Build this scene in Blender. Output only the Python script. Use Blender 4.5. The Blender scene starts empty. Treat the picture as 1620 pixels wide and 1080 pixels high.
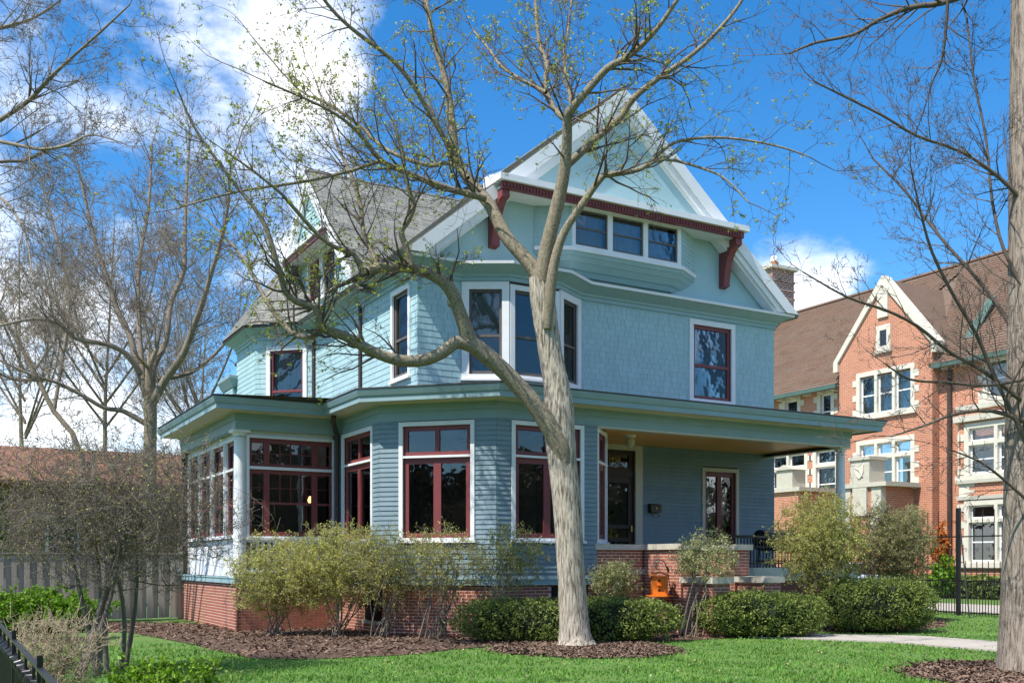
import bpy, math, random
import numpy as np
from mathutils import Vector, Matrix, noise
# ------------------------------------------------------------------ camera, world, sun
scene = bpy.context.scene
F = 1585.0; HOR = 888.0; EYE = 1.5; YAW = math.radians(29.6)
CA, SA = math.cos(YAW), math.sin(YAW)
cam_d = bpy.data.cameras.new('camera'); cam = bpy.data.objects.new('camera', cam_d)
scene.collection.objects.link(cam)
cam.location = (0, 0, EYE); cam.rotation_euler = (math.pi/2, 0, -YAW)
cam_d.sensor_width = 36; cam_d.lens = 36*F/1620; cam_d.shift_y = (HOR-540)/1620
cam_d.clip_start = 0.1; cam_d.clip_end = 3000
scene.camera = cam
SUN = Vector((-0.66, -0.15, 1.0)).normalized()          # towards the sun
world = bpy.data.worlds.new('World'); scene.world = world; world.use_nodes = True
nt = world.node_tree; nt.nodes.clear()
def N(t, **k):
    n = nt.nodes.new(t)
    for a, b in k.items(): setattr(n, a, b)
    return n
sky = N('ShaderNodeTexSky'); sky.sky_type = 'NISHITA'; sky.sun_disc = False
sky.sun_elevation = math.asin(SUN.z); sky.sun_rotation = math.atan2(SUN.x, SUN.y)
sky.air_density = 1.0; sky.dust_density = 0.15; sky.ozone_density = 3.5; sky.altitude = 200
hs = N('ShaderNodeHueSaturation'); hs.inputs['Saturation'].default_value = 1.34; hs.inputs['Value'].default_value = .68
nt.links.new(sky.outputs[0], hs.inputs['Color'])
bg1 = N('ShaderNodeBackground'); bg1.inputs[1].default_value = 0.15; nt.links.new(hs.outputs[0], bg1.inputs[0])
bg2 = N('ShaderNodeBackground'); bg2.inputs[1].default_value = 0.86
tc = N('ShaderNodeTexCoord')
mp = N('ShaderNodeMapping'); mp.inputs['Scale'].default_value = (1, 1, 1.7); nt.links.new(tc.outputs['Generated'], mp.inputs[0])
nz = N('ShaderNodeTexNoise'); nz.inputs['Scale'].default_value = 3.2; nz.inputs['Detail'].default_value = 9
nz.inputs['Roughness'].default_value = 0.62; nt.links.new(mp.outputs[0], nz.inputs['Vector'])
def W(u, v, zc):
    xc = (u-810)/F*zc
    return Vector((CA*xc+SA*zc, -SA*xc+CA*zc, EYE+(HOR-v)/F*zc))
def G(u, v, z=0.0):
    return W(u, v, (EYE-z)*F/(v-HOR))
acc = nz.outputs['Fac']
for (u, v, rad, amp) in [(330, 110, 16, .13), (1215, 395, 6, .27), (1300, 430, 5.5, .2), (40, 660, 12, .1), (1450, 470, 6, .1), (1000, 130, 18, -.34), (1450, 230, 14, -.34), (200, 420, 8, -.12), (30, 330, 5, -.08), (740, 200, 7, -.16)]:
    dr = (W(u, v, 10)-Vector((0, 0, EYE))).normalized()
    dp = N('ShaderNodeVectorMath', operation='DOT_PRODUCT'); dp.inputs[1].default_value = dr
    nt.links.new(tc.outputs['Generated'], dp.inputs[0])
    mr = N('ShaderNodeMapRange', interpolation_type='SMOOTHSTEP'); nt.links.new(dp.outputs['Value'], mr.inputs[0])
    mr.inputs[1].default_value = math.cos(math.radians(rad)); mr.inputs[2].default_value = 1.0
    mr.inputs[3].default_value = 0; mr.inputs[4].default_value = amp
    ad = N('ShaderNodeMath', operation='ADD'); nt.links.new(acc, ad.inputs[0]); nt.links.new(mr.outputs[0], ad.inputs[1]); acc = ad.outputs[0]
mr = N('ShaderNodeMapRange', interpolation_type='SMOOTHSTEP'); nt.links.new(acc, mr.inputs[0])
mr.inputs[1].default_value = 0.455; mr.inputs[2].default_value = 0.66; mr.inputs[3].default_value = 0; mr.inputs[4].default_value = 0.95  # lowered threshold adds unseen clouds for white fill; negative masks keep the view blue
m3 = N('ShaderNodeMapping'); m3.inputs['Location'].default_value = (.05, .03, .06); m3.inputs['Scale'].default_value = (1, 1, 1.7); nt.links.new(tc.outputs['Generated'], m3.inputs[0])
nz2 = N('ShaderNodeTexNoise'); nz2.inputs['Scale'].default_value = 6.0; nz2.inputs['Detail'].default_value = 8; nt.links.new(m3.outputs[0], nz2.inputs['Vector'])
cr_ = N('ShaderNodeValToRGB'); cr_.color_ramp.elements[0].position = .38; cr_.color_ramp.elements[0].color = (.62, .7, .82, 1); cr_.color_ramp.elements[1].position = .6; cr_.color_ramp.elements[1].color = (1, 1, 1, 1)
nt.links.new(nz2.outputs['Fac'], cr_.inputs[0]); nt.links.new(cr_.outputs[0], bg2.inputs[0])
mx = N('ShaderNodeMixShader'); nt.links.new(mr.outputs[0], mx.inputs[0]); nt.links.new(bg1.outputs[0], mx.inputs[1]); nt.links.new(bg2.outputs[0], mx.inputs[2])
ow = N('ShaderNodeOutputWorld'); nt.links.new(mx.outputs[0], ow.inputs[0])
sd = bpy.data.lights.new('sun', 'SUN'); sd.energy = 3.2; sd.angle = math.radians(0.5); sd.color = (1, .95, .87)
so = bpy.data.objects.new('sun', sd); scene.collection.objects.link(so); so.rotation_euler = SUN.to_track_quat('Z', 'Y').to_euler()
scene.view_settings.view_transform = 'Standard'; scene.view_settings.look = 'None'
scene.view_settings.exposure = 1.12; scene.view_settings.gamma = 1.0
R = random.Random(7)
# ------------------------------------------------------------------ helpers
COL = scene.collection
ORG = {}
def tag(o, label=None, cat=None, group=None, kind=None):
    if label: o['label'] = label
    if cat: o['category'] = cat
    if group: o['group'] = group
    if kind: o['kind'] = kind
    return o
def thing(name, loc, label, cat, group=None):
    o = bpy.data.objects.new(name, None); COL.objects.link(o); o.location = loc; o.empty_display_size = .2
    ORG[o] = Vector(loc); return tag(o, label, cat, group)
def link_mesh(name, me, mat, parent):
    o = bpy.data.objects.new(name, me); COL.objects.link(o)
    if mat: me.materials.append(mat)
    if parent is not None:
        o.parent = parent; ORG[o] = ORG[parent]
    else: ORG[o] = Vector((0, 0, 0))
    return o
def np_obj(name, V, Fc, mat, parent=None, smooth=False):
    V = np.asarray(V, dtype=np.float32); Fc = np.asarray(Fc, dtype=np.int32)
    if parent is not None: V = V-np.array(ORG[parent], dtype=np.float32)
    me = bpy.data.meshes.new(name); k = Fc.shape[1]
    me.vertices.add(len(V)); me.vertices.foreach_set('co', V.ravel())
    me.loops.add(Fc.size); me.loops.foreach_set('vertex_index', Fc.ravel())
    me.polygons.add(len(Fc)); me.polygons.foreach_set('loop_start', np.arange(0, Fc.size, k, dtype=np.int32))
    me.polygons.foreach_set('loop_total', np.full(len(Fc), k, dtype=np.int32))
    me.polygons.foreach_set('use_smooth', np.full(len(Fc), bool(smooth)))
    me.update(); me.validate()
    return link_mesh(name, me, mat, parent)
BOXF = [(0, 3, 2, 1), (4, 5, 6, 7), (0, 1, 5, 4), (1, 2, 6, 5), (2, 3, 7, 6), (3, 0, 4, 7)]
class MB:
    def __init__(self): self.v = []; self.f = []; self.sm = False
    def hexa(self, c):
        b = len(self.v); self.v += [tuple(p) for p in c]; self.f += [tuple(b+i for i in q) for q in BOXF]; return self
    def box(self, x0, x1, y0, y1, z0, z1):
        return self.hexa([(x0, y0, z0), (x1, y0, z0), (x1, y1, z0), (x0, y1, z0), (x0, y0, z1), (x1, y0, z1), (x1, y1, z1), (x0, y1, z1)])
    def fbox(self, fr, s0, s1, z0, z1, o0, o1):           # o0 inner, o1 outer (out of the wall)
        return self.hexa([fr.pt(s0, z0, o1), fr.pt(s1, z0, o1), fr.pt(s1, z0, o0), fr.pt(s0, z0, o0), fr.pt(s0, z1, o1), fr.pt(s1, z1, o1), fr.pt(s1, z1, o0), fr.pt(s0, z1, o0)])
    def prism(self, poly, vec):                            # polygon (3d points) extruded by vec
        b = len(self.v); n = len(poly); vec = Vector(vec)
        self.v += [tuple(p) for p in poly]+[tuple(Vector(p)+vec) for p in poly]
        self.f += [tuple(range(b, b+n)), tuple(range(b+2*n-1, b+n-1, -1))]
        self.f += [(b+i, b+n+i, b+n+(i+1) % n, b+(i+1) % n) for i in range(n)]; return self
    def tube(self, pts, rad, n=8, cap=True):
        b = len(self.v); pts = [Vector(p) for p in pts]
        if not hasattr(rad, '__len__'): rad = [rad]*len(pts)
        a = None
        for i, p in enumerate(pts):
            t = (pts[min(i+1, len(pts)-1)]-pts[max(i-1, 0)]).normalized()
            if a is None: a = t.cross(Vector((0.31, .95, 0)) if abs(t.z) > .5 else Vector((0, 0, 1)))
            a = (a-t*a.dot(t)).normalized(); c = t.cross(a)
            for k in range(n):
                q = 2*math.pi*k/n; self.v.append(tuple(p+(a*math.cos(q)+c*math.sin(q))*rad[i]))
        for i in range(len(pts)-1):
            for k in range(n):
                self.f.append((b+i*n+k, b+i*n+(k+1) % n, b+(i+1)*n+(k+1) % n, b+(i+1)*n+k))
        if cap: self.f += [tuple(range(b+n-1, b-1, -1)), tuple(range(b+(len(pts)-1)*n, b+len(pts)*n))]
        return self
    def sweep(self, chain, prof, closed=False):            # prof: (out, z) pairs, followed along an offset plan chain
        rings = [[(q[0], q[1], z) for q in offset(chain, o)] for o, z in prof]
        b = len(self.v); m = len(chain)
        for r in rings: self.v += r
        for j in range(len(prof)-1):
            for i in range(m-1): self.f.append((b+j*m+i, b+j*m+i+1, b+(j+1)*m+i+1, b+(j+1)*m+i))
        for i in (0, m-1): self.f.append(tuple(b+j*m+i for j in range(len(prof))))
        return self
    def build(self, name, mat, parent=None, smooth=False):
        me = bpy.data.meshes.new(name); o = ORG[parent] if parent is not None else Vector((0, 0, 0))
        me.from_pydata([(p[0]-o.x, p[1]-o.y, p[2]-o.z) for p in self.v], [], self.f)
        if smooth:
            for p in me.polygons: p.use_smooth = True
        me.update(); return link_mesh(name, me, mat, parent)
def offset(ch, d):
    out = []; n = len(ch)
    for i in range(n):
        ds = []
        if i > 0: ds.append(Vector((ch[i][0]-ch[i-1][0], ch[i][1]-ch[i-1][1])).normalized())
        if i < n-1: ds.append(Vector((ch[i+1][0]-ch[i][0], ch[i+1][1]-ch[i][1])).normalized())
        ns = [Vector((t.y, -t.x)) for t in ds]; p = Vector((ch[i][0], ch[i][1]))
        if len(ns) == 1: q = p+ns[0]*d
        else:
            b = (ns[0]+ns[1]).normalized(); q = p+b*(d/max(.3, b.dot(ns[0])))
        out.append((q.x, q.y))
    return out
class Fr:
    def __init__(self, p0, p1):
        self.p = Vector((p0[0], p0[1], 0)); e = Vector((p1[0]-p0[0], p1[1]-p0[1], 0)); self.L = e.length
        self.d = e.normalized(); self.n = Vector((self.d.y, -self.d.x, 0))
    def pt(self, s, z, o=0): return self.p+self.d*s+self.n*o+Vector((0, 0, z))
    def mat(self, s, z, o=0):
        q = self.pt(s, z, o); d, m = self.d, -self.n
        return Matrix(((d.x, m.x, 0, q.x), (d.y, m.y, 0, q.y), (0, 0, 1, q.z), (0, 0, 0, 1)))
    def s_at_u(self, u):                                  # where a picture column meets the wall
        k = (u-810)/F; ax = CA*self.d.x-SA*self.d.y; az = SA*self.d.x+CA*self.d.y
        bx = CA*self.p.x-SA*self.p.y; bz = SA*self.p.x+CA*self.p.y
        return (k*bz-bx)/(ax-k*az)
UNIT = {'box': ([(-.5, -.5, -.5), (.5, -.5, -.5), (.5, .5, -.5), (-.5, .5, -.5), (-.5, -.5, .5), (.5, -.5, .5), (.5, .5, .5), (-.5, .5, .5)], BOXF),
        'wedge': ([(-.5, -1, 0), (.5, -1, 0), (.5, 0, 0), (-.5, 0, 0), (-.5, -.35, 1), (.5, -.35, 1), (.5, 0, 1), (-.5, 0, 1)], BOXF)}
POOL = {}; UM = {}
def piece(name, root, parent, unit, mat, M, size=None):
    p = M.translation; zc = max(1, SA*p.x+CA*p.y)
    sc = M.to_scale(); a = sorted(sc)
    POOL.setdefault((name, root), []).append(((a[1]*a[2])/zc/zc if size is None else size, parent, unit, mat, M))
def flush(limit=300):
    for (name, root), L in POOL.items():
        L.sort(key=lambda t: -t[0])
        for _, par, unit, mat, M in L[:limit]:
            k = (name, unit, mat.name)
            if k not in UM:
                me = bpy.data.meshes.new(name); me.from_pydata(UNIT[unit][0], [], UNIT[unit][1]); me.materials.append(mat); UM[k] = me
            o = bpy.data.objects.new(name, UM[k]); COL.objects.link(o); o.parent = par
            o.matrix_basis = Matrix.Translation(-ORG[par]) @ M
        rest = {}
        for _, par, unit, mat, M in L[limit:]: rest.setdefault(mat, []).append((unit, M))
        for mat, ls in rest.items():
            V = []; Fc = []
            for unit, M in ls:
                b = len(V); V += [tuple(M @ Vector(v)) for v in UNIT[unit][0]]; Fc += [tuple(b+i for i in f) for f in UNIT[unit][1]]
            tag(np_obj(name+'_field', V, Fc, mat, root), kind='stuff')
def cuts(a, b, ivs):
    out = [(a, b)]
    for c, d in ivs:
        nx = []
        for p, q in out:
            if d <= p or c >= q: nx.append((p, q)); continue
            if c > p: nx.append((p, c))
            if d < q: nx.append((d, q))
        out = nx
    return [(p, q) for p, q in out if q-p > .02]
def courses(name, root, parent, fr, s0, s1, z0, z1, ex, holes, mat, depth=.028, widths=None, lim=None):
    z = z0
    while z < z1-.02:
        h = min(ex, z1-z); a, b = s0, s1
        if lim: a, b = lim(z+h*.6)
        hs_ = [(c, d) for c, d, e, f in holes if min(f, z+h)-max(e, z) > .25*h]
        for p, q in cuts(a, b, hs_):
            if widths:
                s = p; first = True
                while s < q-.01:
                    w = R.uniform(*widths)*(R.uniform(.3, 1) if first else 1); first = False
                    e = min(q, s+w)
                    if q-e < .05: e = q
                    dj = R.uniform(-.003, .003)
                    piece(name, root, parent, 'wedge', mat, fr.mat((s+e)/2, z+dj, 0) @ Matrix.Diagonal((max(.01, e-s-.006), depth*R.uniform(.96, 1.06), h+.012-dj, 1))); s = e
            else:
                piece(name, root, parent, 'wedge', mat, fr.mat((p+q)/2, z, 0) @ Matrix.Diagonal((q-p, depth, h+.012, 1)))
        z += ex
def grid(mb, fr, s0, s1, z0, z1, holes, o0, o1):
    S = sorted({s0, s1} | {min(max(x, s0), s1) for h in holes for x in h[:2]}); Z = sorted({z0, z1} | {min(max(x, z0), z1) for h in holes for x in h[2:4]})
    for j in range(len(Z)-1):
        zm = (Z[j]+Z[j+1])/2; run = None
        for i in range(len(S)):
            if i < len(S)-1:
                sm = (S[i]+S[i+1])/2; hole = any(h[0] < sm < h[1] and h[2] < zm < h[3] for h in holes)
            else: hole = True
            if hole:
                if run is not None and S[i]-run > 1e-4: mb.fbox(fr, run, S[i], Z[j], Z[j+1], o0, o1)
                run = None
            elif run is None: run = S[i]
    return mb
def bricks(root, parent, fr, s0, s1, z0, z1, mat, holes=(), o=0, bl=.205, ch=.0655):
    j = 0; z = z0
    while z < z1-.03:
        s = s0-(bl/2 if j % 2 else 0)
        while s < s1-.02:
            a, b = max(s, s0), min(s+bl, s1)
            if b-a > .03 and not any(h[0] < (a+b)/2 < h[1] and h[2] < z+.03 < h[3] for h in holes):
                w = b-a-.015
                piece('brick', root, parent, 'box', mat, fr.mat((a+b)/2, z+ch/2, o-.009+R.uniform(0, .0025)) @ Matrix.Diagonal((w, .024, ch-.0165, 1)))
            s += bl
        z += ch; j += 1
# ------------------------------------------------------------------ materials
def newmat(name):
    m = bpy.data.materials.new(name); m.use_nodes = True; t = m.node_tree
    return m, t, t.nodes['Principled BSDF']
def nd(t, ty, **k):
    n = t.nodes.new(ty)
    for a, b in k.items(): setattr(n, a, b)
    return n
def mat(name, col, rough=.6, var=.15, ns=6, rand=0, bump=0, bs=40, stretch=(1, 1, 1), spec=.3, col2=None, metal=0, fine=0, transl=0):
    m, t, b = newmat(name); L = t.links
    tcn = nd(t, 'ShaderNodeTexCoord'); geo = nd(t, 'ShaderNodeNewGeometry')
    mpn = nd(t, 'ShaderNodeMapping'); mpn.inputs['Scale'].default_value = stretch; L.new(geo.outputs['Position'], mpn.inputs[0])
    n1 = nd(t, 'ShaderNodeTexNoise'); n1.inputs['Scale'].default_value = ns; n1.inputs['Detail'].default_value = 6; L.new(mpn.outputs[0], n1.inputs['Vector'])
    v = n1.outputs['Fac']
    if rand:
        oi = nd(t, 'ShaderNodeObjectInfo'); ad = nd(t, 'ShaderNodeMath', operation='ADD'); L.new(oi.outputs['Random'], ad.inputs[0]); L.new(geo.outputs['Random Per Island'], ad.inputs[1])
        fr_ = nd(t, 'ShaderNodeMath', operation='FRACT'); L.new(ad.outputs[0], fr_.inputs[0])
        m1 = nd(t, 'ShaderNodeMath', operation='MULTIPLY_ADD'); L.new(fr_.outputs[0], m1.inputs[0]); m1.inputs[1].default_value = rand
        m2 = nd(t, 'ShaderNodeMath', operation='MULTIPLY_ADD'); L.new(v, m2.inputs[0]); m2.inputs[1].default_value = var*2; m2.inputs[2].default_value = 1-var-rand/2
        L.new(m2.outputs[0], m1.inputs[2]); fac = m1.outputs[0]
        rnd = fr_.outputs[0]
    else:
        m2 = nd(t, 'ShaderNodeMath', operation='MULTIPLY_ADD'); L.new(v, m2.inputs[0]); m2.inputs[1].default_value = var*2; m2.inputs[2].default_value = 1-var; fac = m2.outputs[0]; rnd = v
    base = None
    if col2:
        mc = nd(t, 'ShaderNodeMix', data_type='RGBA'); L.new(rnd, mc.inputs[0]); mc.inputs[6].default_value = (*col, 1); mc.inputs[7].default_value = (*col2, 1); base = mc.outputs[2]
    sc = nd(t, 'ShaderNodeVectorMath', operation='SCALE'); L.new(fac, sc.inputs['Scale'])
    if base: L.new(base, sc.inputs[0])
    else: sc.inputs[0].default_value = col
    L.new(sc.outputs[0], b.inputs['Base Color'])
    b.inputs['Roughness'].default_value = rough; b.inputs['Specular IOR Level'].default_value = spec; b.inputs['Metallic'].default_value = metal
    if bump:
        n2 = nd(t, 'ShaderNodeTexNoise'); n2.inputs['Scale'].default_value = bs; n2.inputs['Detail'].default_value = 4; L.new(mpn.outputs[0], n2.inputs['Vector'])
        bp = nd(t, 'ShaderNodeBump'); bp.inputs['Strength'].default_value = min(1, bump*10); bp.inputs['Distance'].default_value = bump; L.new(n2.outputs['Fac'], bp.inputs['Height']); L.new(bp.outputs[0], b.inputs['Normal'])
    if transl:
        tr = nd(t, 'ShaderNodeBsdfTranslucent'); L.new(sc.outputs[0], tr.inputs[0]); ms = nd(t, 'ShaderNodeMixShader'); ms.inputs[0].default_value = transl
        L.new(b.outputs[0], ms.inputs[1]); L.new(tr.outputs[0], ms.inputs[2]); L.new(ms.outputs[0], t.nodes['Material Output'].inputs[0])
    return m
def brickmat(name, c1, c2, mortar, bw=.21, rh=.0677, ms=.012):
    m, t, b = newmat(name); L = t.links
    geo = nd(t, 'ShaderNodeNewGeometry'); sp = nd(t, 'ShaderNodeSeparateXYZ'); L.new(geo.outputs['Position'], sp.inputs[0])
    ad = nd(t, 'ShaderNodeMath', operation='ADD'); L.new(sp.outputs[0], ad.inputs[0]); L.new(sp.outputs[1], ad.inputs[1])
    cb = nd(t, 'ShaderNodeCombineXYZ'); L.new(ad.outputs[0], cb.inputs[0]); L.new(sp.outputs[2], cb.inputs[1])
    bt = nd(t, 'ShaderNodeTexBrick'); L.new(cb.outputs[0], bt.inputs['Vector']); bt.inputs['Scale'].default_value = 1
    bt.inputs['Color1'].default_value = (*c1, 1); bt.inputs['Color2'].default_value = (*c2, 1); bt.inputs['Mortar'].default_value = (*mortar, 1)
    bt.inputs['Mortar Size'].default_value = ms; bt.inputs['Brick Width'].default_value = bw; bt.inputs['Row Height'].default_value = rh; bt.inputs['Mortar Smooth'].default_value = .2
    nz_ = nd(t, 'ShaderNodeTexNoise'); nz_.inputs['Scale'].default_value = .7; nz_.inputs['Detail'].default_value = 5; L.new(geo.outputs['Position'], nz_.inputs['Vector'])
    ma = nd(t, 'ShaderNodeMath', operation='MULTIPLY_ADD'); L.new(nz_.outputs['Fac'], ma.inputs[0]); ma.inputs[1].default_value = .5; ma.inputs[2].default_value = .75
    sc = nd(t, 'ShaderNodeVectorMath', operation='SCALE'); L.new(bt.outputs['Color'], sc.inputs[0]); L.new(ma.outputs[0], sc.inputs['Scale']); L.new(sc.outputs[0], b.inputs['Base Color'])
    bp = nd(t, 'ShaderNodeBump'); bp.invert = True; bp.inputs['Distance'].default_value = .01; bp.inputs['Strength'].default_value = .6; L.new(bt.outputs['Fac'], bp.inputs['Height']); L.new(bp.outputs[0], b.inputs['Normal'])
    b.inputs['Roughness'].default_value = .85; b.inputs['Specular IOR Level'].default_value = .2
    return m
def glassmat(name, tint=(.75, .8, .82), refl=.12):
    m, t, b = newmat(name); L = t.links; t.nodes.remove(b)
    tr = nd(t, 'ShaderNodeBsdfTransparent'); tr.inputs[0].default_value = (*tint, 1); gl = nd(t, 'ShaderNodeBsdfGlossy'); gl.inputs['Roughness'].default_value = .015
    geo = nd(t, 'ShaderNodeNewGeometry'); n2 = nd(t, 'ShaderNodeTexNoise'); n2.inputs['Scale'].default_value = 2.2; L.new(geo.outputs['Position'], n2.inputs['Vector'])
    bp = nd(t, 'ShaderNodeBump'); bp.inputs['Strength'].default_value = .12; bp.inputs['Distance'].default_value = .03; L.new(n2.outputs['Fac'], bp.inputs['Height']); L.new(bp.outputs[0], gl.inputs['Normal'])
    fz = nd(t, 'ShaderNodeFresnel'); fz.inputs[0].default_value = 1.5
    ad = nd(t, 'ShaderNodeMath', operation='ADD'); ad.use_clamp = True; L.new(fz.outputs[0], ad.inputs[0]); ad.inputs[1].default_value = refl
    ms = nd(t, 'ShaderNodeMixShader'); L.new(ad.outputs[0], ms.inputs[0]); L.new(tr.outputs[0], ms.inputs[1]); L.new(gl.outputs[0], ms.inputs[2]); L.new(ms.outputs[0], t.nodes['Material Output'].inputs[0])
    return m
def barkmat(name, c1, c2, sc=14, bump=.03, stretch=(1, 1, .18)):
    m, t, b = newmat(name); L = t.links
    geo = nd(t, 'ShaderNodeNewGeometry'); mpn = nd(t, 'ShaderNodeMapping'); mpn.inputs['Scale'].default_value = stretch; L.new(geo.outputs['Position'], mpn.inputs[0])
    vo = nd(t, 'ShaderNodeTexNoise'); vo.inputs['Scale'].default_value = sc; vo.inputs['Detail'].default_value = 8; vo.inputs['Roughness'].default_value = .65; L.new(mpn.outputs[0], vo.inputs['Vector'])
    cr = nd(t, 'ShaderNodeValToRGB'); cr.color_ramp.elements[0].position = .35; cr.color_ramp.elements[0].color = (*c1, 1); cr.color_ramp.elements[1].position = .57; cr.color_ramp.elements[1].color = (*c2, 1)
    L.new(vo.outputs['Fac'], cr.inputs[0]); L.new(cr.outputs[0], b.inputs['Base Color']); b.inputs['Roughness'].default_value = .9; b.inputs['Specular IOR Level'].default_value = .15
    bp = nd(t, 'ShaderNodeBump'); bp.inputs['Distance'].default_value = bump; bp.inputs['Strength'].default_value = 1; L.new(vo.outputs['Fac'], bp.inputs['Height']); L.new(bp.outputs[0], b.inputs['Normal'])
    return m
M = {}
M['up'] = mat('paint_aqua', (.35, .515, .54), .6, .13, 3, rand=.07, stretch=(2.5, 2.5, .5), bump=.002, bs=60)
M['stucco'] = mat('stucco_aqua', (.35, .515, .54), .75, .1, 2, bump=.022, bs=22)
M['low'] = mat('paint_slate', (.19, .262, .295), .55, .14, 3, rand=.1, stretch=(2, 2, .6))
M['trim'] = mat('paint_teal', (.25, .36, .38), .5, .12, 3)
M['teal2'] = mat('paint_teal_light', (.28, .43, .45), .5, .1, 3)
M['white'] = mat('paint_white', (.76, .77, .77), .5, .09, 4)
M['cream'] = mat('paint_cream', (.55, .52, .42), .5, .05, 3)
M['maroon'] = mat('paint_maroon', (.2, .052, .052), .4, .1, 5)
M['brown'] = mat('dark_brown_paint', (.05, .028, .02), .4, .15, 5)
M['sashgrey'] = mat('sash_greybrown', (.12, .105, .095), .5, .1, 4)
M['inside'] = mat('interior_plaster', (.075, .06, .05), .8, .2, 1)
M['glass'] = glassmat('window_glass', refl=.025)
M['glass2'] = glassmat('window_glass_far', refl=.05)
M['curtain'] = mat('curtain', (.62, .62, .6), .9, .12, 9, stretch=(6, 6, .4), transl=.3)
M['brick'] = mat('brick_red', (.42, .155, .095), .85, .25, 9, rand=.5, col2=(.28, .092, .06), bump=.004, bs=60)
M['mortar'] = mat('mortar', (.66, .53, .44), .9, .2, 8, bump=.004, bs=60)
M['stone'] = mat('limestone', (.5, .47, .38), .8, .22, 5, bump=.006, bs=30)
M['roof'] = mat('roof_shingle', (.2, .2, .18), .9, .2, 4, rand=.45, bump=.004, bs=90)
M['flash'] = mat('roof_edge', (.06, .055, .05), .6, .2, 6)
M['wood'] = mat('porch_ceiling_wood', (.74, .38, .11), .4, .25, 3, stretch=(.4, 8, 1))
M['iron'] = mat('black_iron', (.012, .012, .013), .4, .2, 8, spec=.5)
M['spout'] = mat('downspout_brown', (.06, .045, .04), .5, .15, 8)
M['bark'] = barkmat('bark_maple', (.085, .068, .05), (.52, .455, .365), 30, .035, (1, 1, .13))
M['bark_limb'] = barkmat('bark_limb', (.13, .108, .075), (.3, .255, .18), 38, .012, (1, 1, .6))
M['bark_right'] = barkmat('bark_grey', (.09, .07, .055), (.38, .31, .25), 30, .03, (1, 1, .14))
M['twig'] = mat('twig', (.12, .095, .075), .8, .3, 4, rand=.4)
M['twig_grey'] = mat('twig_grey', (.17, .14, .115), .8, .3, 4, rand=.5)
M['twig_pale'] = mat('twig_pale', (.2, .165, .125), .8, .25, 3, rand=.5)
M['bud'] = mat('bud_green', (.36, .40, .06), .6, .2, 3, rand=.5, transl=.3)
M['leaf_y'] = mat('leaf_spring', (.5, .5, .14), .6, .25, 2, rand=.6, transl=.5)
M['leaf_p'] = mat('leaf_pale', (.5, .52, .22), .6, .25, 2, rand=.5, transl=.5)
M['leaf_o'] = mat('leaf_olive', (.36, .35, .15), .6, .25, 2, rand=.6, transl=.5)
M['yew'] = mat('yew', (.1, .16, .035), .55, .4, 2.5, rand=.7, col2=(.23, .27, .055), transl=.2)
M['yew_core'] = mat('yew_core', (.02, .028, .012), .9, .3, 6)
M['lime'] = mat('leaf_lime', (.16, .3, .015), .55, .25, 2, rand=.5, transl=.35)
M['dry'] = mat('dry_twigs', (.36, .29, .19), .8, .25, 3, rand=.5)
M['orange_leaf'] = mat('leaf_orange', (.5, .16, .03), .6, .2, 3, rand=.5, transl=.3)
M['lawn'] = mat('lawn', (.06, .18, .025), .9, .35, 1.3, bump=.03, bs=30, col2=(.12, .15, .04))
M['blade'] = mat('grass_blade', (.115, .33, .045), .7, .6, 1.1, rand=.5, col2=(.17, .25, .05), transl=.3)
M['mulch'] = mat('mulch', (.095, .058, .04), .95, .4, 5, bump=.04, bs=25)
M['chip'] = mat('mulch_chip', (.1, .062, .043), .9, .3, 5, rand=.8, col2=(.18, .12, .085))
M['concrete'] = mat('concrete', (.4, .36, .31), .85, .15, 3, bump=.003, bs=50)
M['board'] = mat('grey_board', (.33, .29, .24), .85, .3, 3, rand=.35, stretch=(6, 6, .5), bump=.003, bs=50)
M['orange'] = mat('paint_orange', (.85, .21, .02), .5, .1, 8)
M['black'] = mat('black_hole', (.01, .01, .01), .7, .1, 8)
M['grill'] = mat('grill_black', (.012, .012, .013), .35, .1, 5, spec=.5)
M['brass'] = mat('brass', (.5, .36, .12), .35, .1, 5, metal=.8)
M['mailbox'] = mat('mailbox_bronze', (.07, .055, .03), .4, .1, 5, metal=.5)
M['brick2'] = brickmat('brick_orange', (.52, .18, .09), (.42, .13, .065), (.55, .4, .3), .24, .085, .014)
M['brick3'] = brickmat('brick_dark', (.25, .09, .06), (.15, .055, .045), (.5, .42, .36), .36, .135, .028)
M['brick4'] = brickmat('brick_left', (.4, .16, .09), (.3, .11, .06), (.4, .32, .26), .22, .075, .012)
M['stone2'] = mat('pale_stone', (.62, .58, .48), .8, .15, 2, bump=.004, bs=30)
M['tile'] = mat('roof_tile', (.2, .12, .08), .85, .25, 1.5, rand=.6, col2=(.115, .08, .058))
M['roof_brown'] = mat('roof_brown', (.22, .11, .07), .9, .2, 2)
M['copper'] = mat('copper_green', (.075, .13, .11), .6, .2, 4)
M['lamp'] = bpy.data.materials.new('lamp_glow'); M['lamp'].use_nodes = True
_b = M['lamp'].node_tree.nodes['Principled BSDF']; _b.inputs['Emission Color'].default_value = (1, .5, .15, 1); _b.inputs['Emission Strength'].default_value = 3
M['carpaint'] = mat('car_paint', (.42, .52, .6), .25, .05, 2, spec=.6)
M['red'] = mat('tail_red', (.5, .02, .02), .3, .1, 3)
M['tyre'] = mat('tyre', (.02, .02, .02), .8, .1, 3)
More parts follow.
